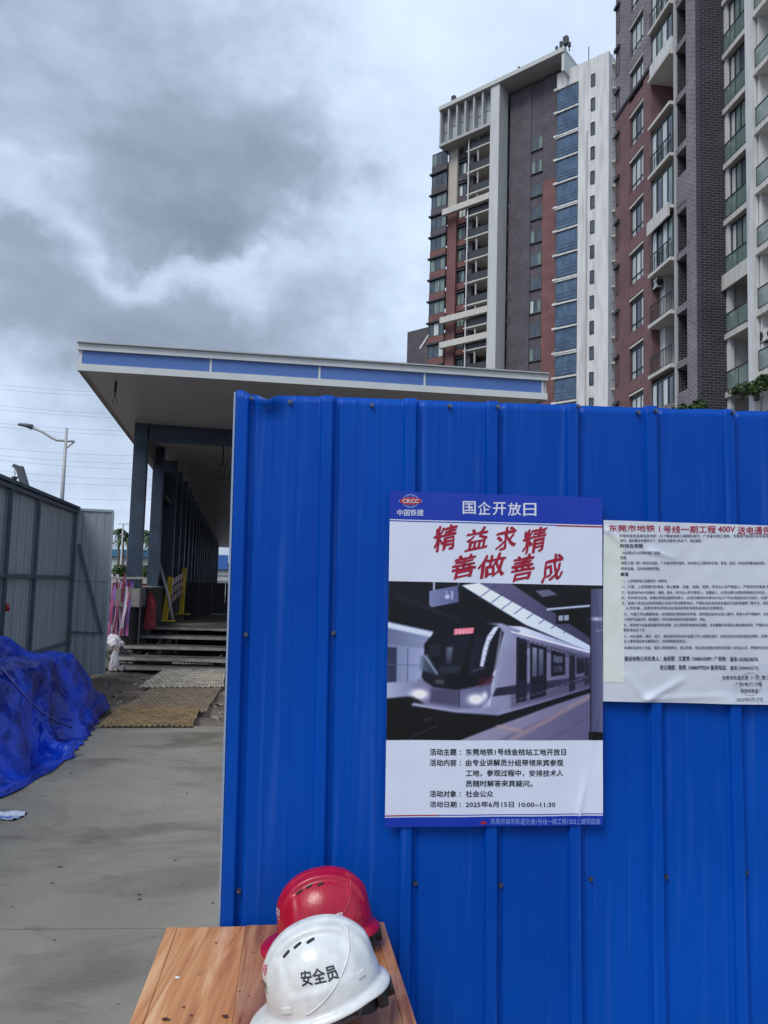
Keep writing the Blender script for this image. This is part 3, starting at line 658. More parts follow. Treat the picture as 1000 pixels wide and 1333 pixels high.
# ================================================================ TABLE
TZ = .757
def wood_mat(name, c1, c2, c3, seed):
    M = bpy.data.materials.new(name); M.use_nodes = True; nt = M.node_tree; b = nt.nodes['Principled BSDF']
    b.inputs['Coat Weight'].default_value = .6; b.inputs['Coat Roughness'].default_value = .2
    tcn = nt.nodes.new('ShaderNodeTexCoord')
    def nz(sc, det, st, dist=0):
        mp = nt.nodes.new('ShaderNodeMapping'); mp.inputs['Scale'].default_value = st; mp.inputs['Location'].default_value = (seed, seed*2, 0); nt.links.new(tcn.outputs['Object'], mp.inputs[0])
        n = nt.nodes.new('ShaderNodeTexNoise'); n.inputs['Scale'].default_value = sc; n.inputs['Detail'].default_value = det; n.inputs['Distortion'].default_value = dist; n.inputs['Roughness'].default_value = .62
        nt.links.new(mp.outputs[0], n.inputs['Vector']); return n.outputs[0]
    r = nt.nodes.new('ShaderNodeValToRGB'); nt.links.new(nz(2.6, 8, (9, .55, 1), 1.2), r.inputs[0])
    r.color_ramp.elements[0].position = .36; r.color_ramp.elements[0].color = (*c1, 1); r.color_ramp.elements[1].position = .64; r.color_ramp.elements[1].color = (*c3, 1)
    e = r.color_ramp.elements.new(.5); e.color = (*c2, 1)
    # dark knots
    vo = nt.nodes.new('ShaderNodeTexVoronoi'); mp = nt.nodes.new('ShaderNodeMapping'); mp.inputs['Scale'].default_value = (11, 6.5, 1); mp.inputs['Location'].default_value = (seed*3, seed, 0)
    nt.links.new(tcn.outputs['Object'], mp.inputs[0]); nt.links.new(mp.outputs[0], vo.inputs['Vector']); vo.inputs['Scale'].default_value = 1.0
    mr = nt.nodes.new('ShaderNodeMapRange'); mr.inputs[1].default_value = .035; mr.inputs[2].default_value = .13; mr.inputs[3].default_value = .85; mr.inputs[4].default_value = 0; nt.links.new(vo.outputs['Distance'], mr.inputs[0])
    x = nt.nodes.new('ShaderNodeMix'); x.data_type = 'RGBA'; nt.links.new(mr.outputs[0], x.inputs[0]); nt.links.new(r.outputs[0], x.inputs[6]); x.inputs[7].default_value = (.05, .018, .012, 1)
    # worn, chalky scuffs
    m2 = nt.nodes.new('ShaderNodeMapRange'); m2.inputs[1].default_value = .54; m2.inputs[2].default_value = .74; m2.inputs[3].default_value = 0; m2.inputs[4].default_value = .4; nt.links.new(nz(7, 9, (1, .6, 1), .4), m2.inputs[0])
    y = nt.nodes.new('ShaderNodeMix'); y.data_type = 'RGBA'; nt.links.new(m2.outputs[0], y.inputs[0]); nt.links.new(x.outputs[2], y.inputs[6]); y.inputs[7].default_value = (.55, .38, .28, 1)
    nt.links.new(y.outputs[2], b.inputs['Base Color'])
    m3 = nt.nodes.new('ShaderNodeMapRange'); m3.inputs[3].default_value = .3; m3.inputs[4].default_value = .65; nt.links.new(nz(5, 6, (3, 1, 1)), m3.inputs[0]); nt.links.new(m3.outputs[0], b.inputs['Roughness'])
    bp = nt.nodes.new('ShaderNodeBump'); bp.inputs['Strength'].default_value = .25; bp.inputs['Distance'].default_value = .002
    nt.links.new(nz(6, 6, (16, .5, 1), .6), bp.inputs['Height']); nt.links.new(bp.outputs[0], b.inputs['Normal'])
    return M
woods = [wood_mat('varnished_wood_a', (.34, .11, .03), (.56, .24, .08), (.70, .40, .20), 1.7), wood_mat('varnished_wood_b', (.18, .055, .022), (.38, .15, .055), (.52, .28, .12), 5.2),
         wood_mat('varnished_wood_c', (.22, .075, .025), (.42, .18, .06), (.56, .31, .12), 9.4)]
tc_ = [hit_z(217, 1207, TZ), hit_z(500, 1200, TZ), hit_z(168, 1333, TZ), hit_z(543, 1333, TZ)]
def ext(a, c, k): return a+(c-a)*k
KX = 2.3
TBL, TBR = tc_[0], tc_[1]; TFL, TFR = ext(tc_[0], tc_[2], KX/1.0), ext(tc_[1], tc_[3], KX/1.0)
org = (TBL+TBR+TFL+TFR)/4; org = Vector((org.x, org.y, 0))
table = empty('wooden_table', org)
tag(table, 'worn varnished plank table under the two helmets against the blue fence', 'table')
def tp(s, t, z): p = (TBL*(1-s)+TBR*s)*(1-t)+(TFL*(1-s)+TFR*s)*t; return Vector((p.x-org.x, p.y-org.y, z))
def plank(s0, s1, zt, zb, m, t0=0, t1=1, name='plank'):
    b = MB(); n = 12; vs = []
    for j in range(n+1):
        t = t0+(t1-t0)*j/n
        vs += [tp(s0, t, zb), tp(s1, t, zb), tp(s1, t, zt+.0006*math.sin(j*1.3+s1*9)), tp(s0, t, zt)]
    fs = [(4*j+k, 4*j+(k+1) % 4, 4*(j+1)+(k+1) % 4, 4*(j+1)+k) for j in range(n) for k in range(4)]+[(3, 2, 1, 0), (4*n, 4*n+1, 4*n+2, 4*n+3)]
    b.add(vs, fs); return b.build(name, m, table, bevel=.0015)
cuts = [0, .048, .355, .66, .952, 1.0]
for i, (a, c) in enumerate(zip(cuts[:-1], cuts[1:])):
    plank(a+.0003, c-.0003, TZ+(0.0, -.0015, .0004, -.0008, .0)[i], TZ-.028, woods[(0, 0, 1, 2, 1)[i]])
for s in (.08, .92):
    for t in (.07, .93):
        b = MB(); p = tp(s, t, 0); b.box(p.x-.025, p.x+.025, p.y-.025, p.y+.025, 0, TZ-.03); b.build('leg', woods[1], table, bevel=.003)
b = MB(); b.bar(tp(.1, .07, TZ-.07), tp(.9, .07, TZ-.07), .02, .07); b.build('apron', woods[1], table)
b = MB(); b.bar(tp(.08, .1, TZ-.07), tp(.08, .9, TZ-.07), .02, .07); b.build('apron', woods[1], table)
b = MB(); b.bar(tp(.92, .1, TZ-.07), tp(.92, .9, TZ-.07), .02, .07); b.build('apron', woods[1], table)
# dried drop of white paint, notch
b = MB(); c = hit_z(231, 1272, TZ)-org; c.z = TZ+.0005
b.add([c+Vector((0, 0, .0012))]+[c+Vector((.0052*math.cos(a)*(1+.2*math.sin(3*a)), .0045*math.sin(a), -.001)) for a in (2*PI*i/16 for i in range(16))], [(0, i+1, (i+1) % 16+1) for i in range(16)])
b.build('paint_drop', mat('dried_white_paint', (.75, .75, .74), .5), table, smooth=True)

sm_ = mat('dark_wood_stain', (.06, .022, .014), .6)
for (x, y, r1) in ((216, 1327, .0075), (239, 1311, .0035), (249, 1322, .004), (293, 1323, .008), (324, 1297, .0025), (330, 1240, .003), (312, 1291, .003), (281, 1227, .004), (205, 1300, .002)):
    c = hit_z(x, y, TZ)-org; c.z = TZ+.0009; b = MB(); n = 14
    b.add([c]+[c+Vector((r1*math.cos(a)*(1+.3*math.sin(2*a+x)), .6*r1*math.sin(a)*(1+.3*math.cos(3*a+y)), 0)) for a in (2*PI*i/n for i in range(n))], [(0, i+1, (i+1) % n+1) for i in range(n)])
    b.build('stain', sm_, table)

# ================================================================ HARD HATS
def make_helmet(shell_m, name, label, text=None, side_text=None):
    root = empty(name); tag(root, label, 'hard hat')
    A, B_, H = .110, .093, .123
    def surf(u, v, off=0.0):
        v = max(-.05, min(1, v)); ph = v*PI/2
        c = max(0, math.cos(ph))**.86 if v > 0 else 1+(-v)*.12; s = math.sin(ph)**.94 if v > 0 else v*1.5
        a = A*(1.0 if math.cos(u) > 0 else 1.03)
        x, y, z = a*math.cos(u)*c, B_*math.sin(u)*c, H*s
        # raised crown band with a step at each side, fading to the rim
        ay = abs(y); fade = smooth(.12, .40, v)
        k = (1-smooth(.030, .038, ay))*fade; k2 = (1-smooth(.008, .016, ay))*fade
        d = Vector((x/A**2, y/B_**2, z/H**2)); d = d.normalized() if d.length > 0 else Vector((0, 0, 1))
        # shallow pressed panel on each side
        pan = 0
        if abs(math.sin(u)) > .2 and v > 0:
            sx = x/A; pan = smooth(.34, .42, ay/B_+.0)*smooth(.16, .24, v)*(1-smooth(.52, .62, abs(sx+.02)))*(1-smooth(.86, .92, v))
        p = Vector((x, y, z))+d*(.0058*k+.003*k2-.0034*pan+off)
        return p
    nu, nv = 120, 56; b = MB(); vs = []
    for j in range(nv+1):
        for i in range(nu): vs.append(surf(2*PI*i/nu, j/nv))
    fs = [(j*nu+i, j*nu+(i+1) % nu, (j+1)*nu+(i+1) % nu, (j+1)*nu+i) for j in range(nv) for i in range(nu)]
    b.add(vs, fs); sh = b.build('shell', shell_m, root, smooth=True)
    sm = sh.modifiers.new('t', 'SOLIDIFY'); sm.thickness = .003; sm.offset = -1
    # flange and peak
    b = MB(); vs = []; rows = [(0, .004), (.0, -.002), (.35, -.004), (.75, -.008), (1.0, -.0115), (1.03, -.014), (1.0, -.0155), (.7, -.011), (.3, -.0075), (-.1, -.007)]
    for k, dz in rows:
        for i in range(nu):
            u = 2*PI*i/nu; c = math.cos(u)
            pk = smooth(.45, .98, c); w = .011+.042*pk; back = smooth(.6, 1, -c)*.003
            x0, y0 = A*(1.0 if c > 0 else 1.03)*c, B_*math.sin(u)
            dx, dy = c, math.sin(u)*(1-.35*pk)
            x, y = x0+dx*(w+back)*k, y0+dy*(w+back)*k
            z = dz - pk*.016*max(k,0)**1.5 + pk*.010*(1-(abs(y)/.1)**2)*k*.6 - back*k*2
            vs.append((x, y, z))
    R = len(rows); fs = [(j*nu+i, (j+1)*nu+i, (j+1)*nu+(i+1) % nu, j*nu+(i+1) % nu) for j in range(R-1) for i in range(nu)]
    b.add(vs, fs); b.build('brim', shell_m, root, smooth=True)
    # vents
    for sgn in (1, -1):
        for k in range(3):
            u0 = 0; x = .046-.0245*k
            # find surface at x, just outside the crown band
            yv = sgn*(.040+.002*k)
            # solve v,u numerically
            best = None
            for vi in range(30, 96):
                v = vi/100
                for ui in range(4, 90):
                    u = math.radians(ui*2)*sgn; p = surf(u, v); e = (p.x-x)**2+(p.y-yv)**2
                    if best is None or e < best[0]: best = (e, u, v)
            _, u, v = best; p = surf(u, v); t1 = (surf(u, v+.01)-surf(u, v-.01)); t2 = (surf(u+.01, v)-surf(u-.01, v)); nrm = t2.cross(t1).normalized()
            if nrm.dot(p) < 0: nrm = -nrm
            ax = (Vector((1, 0, 0))-nrm*nrm.x).normalized(); bx = nrm.cross(ax)
            bb = MB(); pts = []
            for i in range(16):
                a = 2*PI*i/16; ex, ey = .0085*np.sign(math.cos(a))*abs(math.cos(a))**.6, .0030*np.sign(math.sin(a))*abs(math.sin(a))**.6
                pts.append((ex, ey))
            tilt = sgn*.28
            P = [p+nrm*.0012+ax*(ex*math.cos(tilt)-ey*math.sin(tilt))+bx*(ex*math.sin(tilt)+ey*math.cos(tilt)) for ex, ey in pts]
            bb.add(P+[q-nrm*.003 for q in P], [tuple(range(16)), tuple(range(31, 15, -1))]+[(i, (i+1) % 16, 16+(i+1) % 16, 16+i) for i in range(16)])
            bb.build('vent', mat('vent_black', (.012, .012, .014), .7), root)
    # curved seam rib at each side, slot covers
    for sgn in (1, -1):
        path = []
        for i in range(25):
            t = i/24; u = math.radians(72+96*t)*sgn; v = .03+.66*t**1.5; path.append(surf(u, v, .0004))
        bb = MB(); bb.tube(path, .0016, 6); bb.build('seam_rib', shell_m, root, smooth=True)
        for ud, vv, wd in ((52, .085, .011), (135, .14, .009)):
            u = math.radians(ud)*sgn; p = surf(u, vv); q = surf(u+.02, vv); tx = (q-p).normalized(); tz = (surf(u, vv+.02)-p).normalized(); nn = tx.cross(tz).normalized()
            if nn.dot(p) < 0: nn = -nn
            bb = MB(); vs = [p+tx*(a*wd)+tz*(c*.0055)+nn*(d*.0035-.001) for d in (0, 1) for a, c in ((-1, -1), (1, -1), (1, 1), (-1, 1))]
            bb.add(vs, [(3, 2, 1, 0), (4, 5, 6, 7), (0, 1, 5, 4), (1, 2, 6, 5), (2, 3, 7, 6), (3, 0, 4, 7)]); bb.build('slot_cover', shell_m, root, bevel=.0012)
    # headband and ratchet
    hm = mat('black_harness', (.018, .018, .02), .55); b = MB(); vs = []
    for i in range(64):
        u = 2*PI*i/64; bk = smooth(.2, 1, -math.cos(u))
        for r_, z in ((.90, .02-.03*bk), (.90, -.022-.032*bk), (.87, -.022-.032*bk), (.87, .02-.03*bk)): vs.append((A*r_*math.cos(u), B_*r_*math.sin(u), z))
    b.add(vs, [(4*i+k, 4*((i+1) % 64)+k, 4*((i+1) % 64)+(k+1) % 4, 4*i+(k+1) % 4) for i in range(64) for k in range(4)]); b.build('headband', hm, root, smooth=False)
    b = MB(); b.box(-A*.9-.014, -A*.9+.006, -.045, .045, -.052, -.022); b.build('ratchet', hm, root, bevel=.005)
    b = MB(); b.tube([(-A*.9-.03, 0, -.037), (-A*.9-.012, 0, -.037)], .017, 18); b.build('ratchet_knob', hm, root, bevel=.002)
    for sgn in (1, -1):
        b = MB(); pts = [(.045, sgn*.074, .005), (.03, sgn*.074, -.02), (-.02, sgn*.06, -.04), (-.055, sgn*.064, -.035), (-.075, sgn*.055, 0)]
        b.tube(pts, .006, 6); b.build('chin_strap', mat('grey_strap', (.10, .105, .12), .7), root, smooth=True)
    def stext(items, m, nm_, ):
        bb = MB()
        for body, uc, v0, wdeg, h, slant, bold in items:
            co, fs = fit_curve(body, bold); lo, hi = co.min(0), co.max(0)
            X = (co[:, 0]-lo[0])/(hi[0]-lo[0])-.5; Yv = (co[:, 1]-lo[1])/(hi[1]-lo[1])
            bb.add([surf(math.radians(uc+x*wdeg), v0+y*h+x*slant, .0012) for x, y in zip(X, Yv)], fs)
        return bb.build(nm_, m, root)
    return root, surf, stext
def gloss_plastic(name, col, rough=.22, sub=0.0):
    M = mat(name, col, rough, coat=.15, spec=.5, var=.09, vscale=34, bump=.10, bscale=60, detail=8); b = M.node_tree.nodes['Principled BSDF']
    b.inputs['Subsurface Weight'].default_value = sub; b.inputs['Subsurface Radius'].default_value = (.01, .01, .01); b.inputs['Subsurface Scale'].default_value = .3
    return M
white_pl = gloss_plastic('white_helmet_plastic', (.66, .69, .69), .34); red_pl = gloss_plastic('red_helmet_plastic', (.40, .002, .028), .30)
hw, surf_w, tx_w = make_helmet(white_pl, 'hard_hat', 'white hard hat with black lettering on its side, in front of the red one')
tx_w([('安全员', 93, .235, 40, .15, -.06, .018)], ink_black, 'side_lettering')
tx_w([('中铁', 14, .20, 16, .10, 0, .015)], ink_black, 'front_lettering')
eb = MB()
for (r1, r2, k0, k1) in ((1.0, .78, 0, 40), (.5, .3, 0, 40)):
    vs = []
    for i in range(41):
        a = 2*PI*i/40; vs += [surf_w(math.radians(14+6*r1*math.cos(a)), .40+.05*r1*math.sin(a), .001), surf_w(math.radians(14+6*r2*math.cos(a)), .40+.05*r2*math.sin(a), .001)]
    eb.add(vs, [(2*i, 2*i+1, 2*i+3, 2*i+2) for i in range(40)])
eb.build('front_emblem', mat('emblem_bright_red', (.65, .03, .10), .4), hw)
hr, surf_r, tx_r = make_helmet(red_pl, 'hard_hat', 'glossy red hard hat behind the white one, nearer the blue fence')
tx_r([('安全员', 97, .13, 40, .14, .0, .015)], mat('worn_white_print', (.6, .55, .57), .5), 'side_lettering')
tx_r([('中铁', 14, .22, 16, .12, 0, .01)], MATS['worn_white_print'], 'front_lettering')
def pose(root, px, py, z, yaw, pitch, roll):
    p = hit_z(px, py, z); root.location = p
    # local +x is the peak; yaw turns it, pitch dips it, roll leans sideways
    root.rotation_euler = (Matrix.Rotation(math.radians(yaw), 4, 'Z') @ Matrix.Rotation(math.radians(pitch), 4, 'Y') @ Matrix.Rotation(math.radians(roll), 4, 'X')).to_euler()
WH = (422, 1287, TZ+.062, 187, 18, 4); RH = (423, 1206, TZ+.042, 187, 10, 4)
pose(hw, *WH); pose(hr, *RH)
# face the camera: local +y must face the viewer, so turn with the peak to the left
# (yaw near 180 puts +y towards -Y)

# ================================================================ LEFT GREY FENCE
grey_sheet = stain_mat('grey_coated_sheet', (.27, .31, .335), (.15, .18, .20), rough=.45, amount=.5, sc=1.5)
grey_post = mat('grey_steel_post', (.085, .11, .14), .5, .3, var=.2, vscale=6)
GP = at(100, 662, 12.0); FH = GP.z
G1 = hit_z(0, 622, FH)
gdir = (Vector((G1.x, G1.y, 0))-Vector((GP.x, GP.y, 0))).normalized()          # from the far corner towards the viewer
gfence = empty('corrugated_fence', (GP.x, GP.y, 0), math.atan2(gdir.y, gdir.x))
tag(gfence, 'long grey corrugated hoarding behind the blue tarp along the left', 'fence')
def corr(b, x0, x1, y, z0, z1, pitch=.16, depth=.012, th=.002):
    xs = []; x = x0
    while x < x1-1e-4:
        for dx, d in ((0, 0), (.03, 0), (.045, 1), (.075, 1), (.09, 0)):
            if x+dx < x1: xs.append((x+dx, d))
        x += pitch
    xs.append((x1, 0)); n = len(xs)
    vs = [(x, y+d*depth, z) for z in (z0, z1) for x, d in xs]+[(x, y+d*depth-th, z) for z in (z0, z1) for x, d in xs]
    fs = [(i+1, i, n+i, n+i+1) for i in range(n-1)]+[(2*n+i, 2*n+i+1, 3*n+i+1, 3*n+i) for i in range(n-1)]+[(n+i, 3*n+i, 3*n+i+1, n+i+1) for i in range(n-1)]
    return b.add(vs, fs)
# local x runs towards the viewer, local y: outward side
flen = 11.5; side = 1 if True else -1
x = 0.0; k = 0
while x < flen-.01:
    b = MB(); corr(b, x-.015, x+.931, -.02-.003*(k%2), .03, FH-.02, .155, -.006); b.build('sheet', grey_sheet, gfence); x += .932; k += 1
posts_px = [Frame((GP.x, GP.y, 0), math.atan2(gdir.y, gdir.x)).loc(px, 720)[0] for px in (94, 44, 6)]
pp = [posts_px[0], posts_px[1], posts_px[2]]; st = pp[2]-pp[1]; pp += [pp[2]+st*k for k in (1, 2, 3, 4)]
for q in pp:
    b = MB(); b.box(q-.022, q+.022, .005, .05, 0, FH-.01); b.build('post', grey_post, gfence)
for z in (.55, 1.60, FH-.06):
    b = MB(); b.box(0, flen, .0, .04, z-.025, z+.025); b.build('rail', grey_post, gfence)
b = MB(); b.box(-.02, flen, -.05, .055, FH-.015, FH+.03); b.build('cap_rail', grey_post, gfence)
# red lamp with two hanging cords
b = MB(); q = pp[2]+.05
b.tube([(q, .09, 1.18), (q, .09, 1.24), (q, .09, 1.27)], .03, 12, .01); lamp_h = b.build('red_cap', mat('red_plastic_cap', (.35, .01, .02), .4), gfence, smooth=True)
# gate leaf at right angle
gl_r = at(146, 664, 12.15); gate = empty('gate_leaf', (GP.x+.03, GP.y, 0), math.atan2(gl_r.y-GP.y, gl_r.x-GP.x))
tag(gate, 'narrow grey sheet metal gate leaf with a diagonal brace at the hoarding end', 'gate')
gw = math.hypot(gl_r.x-GP.x, gl_r.y-GP.y)
for i in range(2):
    b = MB(); corr(b, gw*i/2-.02*i, gw*(i+1)/2+.0, -.01-.004*i, .03, FH-.03, .13, .006); b.build('sheet', grey_sheet, gate)
b = MB(); b.box(0, gw, -.03, .03, FH-.035, FH+.005).box(gw-.025, gw+.01, -.03, .03, .02, FH-.036); b.build('frame', mat('pale_steel_frame', (.32, .38, .43), .5, .3), gate)
b = MB(); b.bar((.05, -.05, 2.15), (gw-.08, -.05, .72), .035); b.build('brace', grey_post, gate)
b = MB(); b.bar((.0, -.05, .72), (gw-.04, -.05, .70), .025); b.build('rail', grey_post, gate)
b = MB(); b.box(0, gw, -.03, -.012, 1.55, 1.58); b.build('rail', grey_sheet, gate)

# ================================================================ BLUE TARP
def tarp_mat():
    M = mat('blue_woven_tarp', (.0008, .006, .13), .33, col2=(.004, .055, .56), vscale=1.9, detail=9, spec=.42, ramp=(.4, .62))  # navy to bright blue mottling puts fold shade and highlights into the colour
    nt = M.node_tree; b = nt.nodes['Principled BSDF']; tcn = nt.nodes.new('ShaderNodeTexCoord')
    wn_ = nt.nodes.new('ShaderNodeTexNoise'); wn_.inputs['Scale'].default_value = 2.2; wn_.inputs['Detail'].default_value = 4; nt.links.new(tcn.outputs['Object'], wn_.inputs['Vector'])
    mx_ = nt.nodes.new('ShaderNodeMix'); mx_.data_type = 'VECTOR'; mx_.inputs[0].default_value = .35; nt.links.new(tcn.outputs['Object'], mx_.inputs[4]); nt.links.new(wn_.outputs['Color'], mx_.inputs[5])
    prev = None
    for sc, st, ds in ((5.5, .9, .05), (13, .7, .022), (30, .45, .008)):
        v = nt.nodes.new('ShaderNodeTexVoronoi'); v.inputs['Scale'].default_value = sc; v.feature = 'F1'; nt.links.new(mx_.outputs[1], v.inputs['Vector'])
        bp = nt.nodes.new('ShaderNodeBump'); bp.inputs['Strength'].default_value = st; bp.inputs['Distance'].default_value = ds; nt.links.new(v.outputs['Distance'], bp.inputs['Height'])
        if prev: nt.links.new(prev.outputs[0], bp.inputs['Normal'])
        prev = bp
    nt.links.new(prev.outputs[0], b.inputs['Normal'])
    return M
def tarp_mat_plain():
    M = mat('blue_woven_tarp', (.0015, .010, .20), .30, col2=(.008, .045, .42), vscale=2.0, detail=7, bump=.35, bscale=22, spec=.75)
    return M
tb = [(px, py) for px, py in ((136, 928), (124, 946), (105, 972), (84, 994), (60, 1011), (30, 1026), (0, 1040))]
poly_g = [hit_z(x, y, 0) for x, y in tb]
poly_g = [Vector((p.x, p.y, 0)) for p in poly_g]
poly_g += [Vector((-2.75, 4.6, 0)), Vector((-3.1, 4.2, 0)), Vector((-3.65, 4.3, 0)), Vector((-3.85, 5.2, 0)), Vector((-4.05, 6.5, 0)), Vector((-4.28, 7.9, 0)), Vector((-4.45, 8.9, 0)), Vector((-4.3, 9.7, 0)), Vector((-3.8, 9.75, 0)), Vector((-3.4, 9.4, 0))]
tcen = Vector((-3.62, 7.1, 0))
def bound(th):
    d = Vector((math.cos(th), math.sin(th), 0)); best = 1.0
    for i in range(len(poly_g)):
        a = poly_g[i]-tcen; c = poly_g[(i+1) % len(poly_g)]-tcen; e = c-a
        den = d.x*e.y-d.y*e.x
        if abs(den) < 1e-9: continue
        t = (a.x*e.y-a.y*e.x)/den; s = (a.x*d.y-a.y*d.x)/den
        if t > 0 and -1e-6 <= s <= 1+1e-6: best = max(t, .3) if True else best; return t
    return best
NT, NR = 560, 190; vs = []
bd = [bound(2*PI*i/NT) for i in range(NT)]
bd = [sum(bd[(i+k) % NT] for k in range(-3, 4))/7 for i in range(NT)]
_lat = np.random.RandomState(5).uniform(-1, 1, (6, 64, 64))
def facet(x, y, o):
    """a crumpled sheet: a random lattice joined by flat triangles"""
    L_ = _lat[o]; i, j = math.floor(x), math.floor(y); fx, fy = x-i, y-j; i &= 63; j &= 63; i1, j1 = (i+1) & 63, (j+1) & 63
    a, b_, c, d = L_[i][j], L_[i1][j], L_[i][j1], L_[i1][j1]
    return a+(b_-a)*fx+(c-a)*fy if fx+fy < 1 else d+(c-d)*(1-fx)+(b_-d)*(1-fy)
def crump(x, y):
    s = 0; a = 1.0; fr = 1.0; wx = .25*noise.noise(Vector((x*.8, y*.8, 5))); wy = .25*noise.noise(Vector((x*.8, y*.8, 15)))
    x += wx; y += wy
    for o in range(5):
        c, sn = math.cos(1.1*o+.4), math.sin(1.1*o+.4); s += a*facet((x*c-y*sn)*fr+o*7, (x*sn+y*c)*fr+o*3, o); a *= .42; fr *= 1.95
    return s
for j in range(NR+1):
    r = j/NR
    for i in range(NT):
        th = 2*PI*i/NT; ct, st = math.cos(th), math.sin(th)
        R = bd[i]*(1+.03*math.sin(th*23)*smooth(.8, 1, r)+.06*noise.noise(Vector((ct*6, st*6, 3)))*r)
        rr = r
        p = tcen+Vector((ct, st, 0))*R*rr
        base = .78*(1-smooth(.50, .99, r)**.9)
        base *= 1-.10*smooth(0, 2.6, tcen.y-p.y)+.04*smooth(0, 2, p.y-tcen.y)
        base += .20*math.exp(-(((p.x+4.02)/.22)**2+((p.y-7.75)/.35)**2))
        # fabric coordinates run over the top and down the sides
        dist = R*r+max(0, .78-base)*.9
        X, Y = ct*dist, st*dist
        k = smooth(.0, .15, r)*(1-smooth(.93, 1.0, r)); side = smooth(.5, .75, r)*(1-smooth(.9, 1, r))
        cA = crump(X*1.15+3, Y*1.15); cB = crump(X*3.6, Y*3.6+9)
        fold = 1-abs(math.sin(th*5+1.1*crump(X*.7, Y*.7)))
        z = base+.12*cA*k+.016*cB*k
        z += .04*smooth(.86, .93, r)*(1-smooth(.975, 1, r))*(1+.8*crump(th*5, r*12))
        out_ = (.15*cA+.02*cB-.13*fold)*side
        vs.append((p.x+ct*out_, p.y+st*out_, max(z, .004+.01*(1-r)+.008*(1+.8*crump(th*8, r*9)))))
b = MB(); b.add([Vector(v)-tcen for v in vs], [(j*NT+i, j*NT+(i+1) % NT, (j+1)*NT+(i+1) % NT, (j+1)*NT+i)[::-1] for j in range(NR) for i in range(NT)])
tarp = b.build('tarpaulin', tarp_mat(), smooth=True); tarp.location = tcen
tag(tarp, 'crumpled blue tarpaulin draped over a heap beside the grey hoarding', 'tarpaulin')
from mathutils.bvhtree import BVHTree
bvh = BVHTree.FromPolygons([Vector(v) for v in vs], [(j*NT+i, j*NT+(i+1) % NT, (j+1)*NT+(i+1) % NT) for j in range(NR) for i in range(NT)]+[(j*NT+i, (j+1)*NT+(i+1) % NT, (j+1)*NT+i) for j in range(NR) for i in range(NT)])
pts = []
for i in range(30):
    t = i/29; px = 4+92*t; py = 872+76*(t**1.0)+14*math.sin(PI*t)
    hit = bvh.ray_cast(EYE, ray(px, py).normalized())
    if hit[0] is not None: pts.append(hit[0]-tcen+Vector((0, -.01, .012)))
if len(pts) > 3:
    b = MB(); b.tube(pts, .007, 6); b.build('rope', mat('blue_grey_rope', (.08, .10, .34), .8), tarp, smooth=True)
# white scrap of plastic on the slab
b = MB(); c = hit_z(6, 1063, 0); n = 18; vs = []
for j in range(n+1):
    for i in range(n+1):
        s, t = i/n-.5, j/n-.5; vs.append((s*.30*(1-.3*abs(t)), t*.15*(1+.5*s), .006+.022*abs(noise.noise(Vector((s*7, t*6, 1))))+.012*math.exp(-((t-.2)/.1)**2)))
b.add(vs, [(j*(n+1)+i, j*(n+1)+i+1, (j+1)*(n+1)+i+1, (j+1)*(n+1)+i) for j in range(n) for i in range(n)])
o = b.build('plastic_scrap', mat('white_plastic_film', (.55, .60, .72), .4, col2=(.1, .16, .45), vscale=9, ramp=(.5, .62)), smooth=True); o.location = (c.x-.02, c.y, 0); tag(o, 'small white and blue scrap of plastic film on the concrete', 'litter')

# ================================================================ MATS ON THE SOIL
def soil_z(x, y): return -.045+.05*noise.fractal(Vector((x*1.9, y*1.9, 0)), 1, 2, 4)
bam = mat('weathered_bamboo', (.29, .20, .095), .8, col2=(.15, .10, .055), vscale=5, detail=6)
bam2 = mat('pale_mesh', (.38, .345, .285), .8, var=.3, vscale=6)
bam3 = mat('brown_mesh', (.21, .165, .12), .85, var=.25, vscale=6)
def slat_mat(quad, m, label, nl, nc, w, lift, group):
    A, B, C, D = [hit_z(x, y, 0) for x, y in quad]      # near-left, near-right, far-right, far-left
    o = Vector(((A.x+B.x+C.x+D.x)/4, (A.y+B.y+C.y+D.y)/4, 0))
    def g(s, t):
        p = (A*(1-s)+B*s)*(1-t)+(D*(1-s)+C*s)*t
        q = Vector((p.x+.02*noise.noise(Vector((t*6, s*2, 3))), p.y, 0)); q.z = max(soil_z(q.x, q.y), .004)+lift+.012*noise.noise(Vector((q.x*4, q.y*4, 2))); return q-o
    root = empty('woven_mat', o); tag(root, label, 'mat', group)
    b = MB()
    for i in range(nc):
        s = (i+.5)/nc; pts = [g(s, t/24)+Vector((0, 0, .006*(1 if (i+t) % 2 else -1))) for t in range(25)]
        for p, q in zip(pts[:-1], pts[1:]): b.bar(p, q, w, .005)
    b.build('long_slats', m, root, kind='stuff'); b = MB()
    for i in range(nl):
        t = (i+.5)/nl; pts = [g(s/20, t)+Vector((0, 0, .006*(1 if (i+s) % 2 else -1))) for s in range(21)]
        for p, q in zip(pts[:-1], pts[1:]): b.bar(p, q, w*.9, .005)
    b.build('cross_slats', m, root, kind='stuff'); return root
slat_mat([(127, 948), (250, 948), (262, 921), (158, 921)], bam, 'yellowish bamboo mat lying at the edge of the concrete slab', 11, 34, .022, .018, None)
slat_mat([(160, 924), (268, 928), (290, 894), (200, 894)], bam3, 'brown slatted mat on the soil between the yellow and pale mats', 16, 30, .022, .010, None)
slat_mat([(180, 897), (291, 897), (294, 868), (226, 864)], bam2, 'pale grey woven mat leading up to the foot of the steps', 26, 30, .028, .026, None)

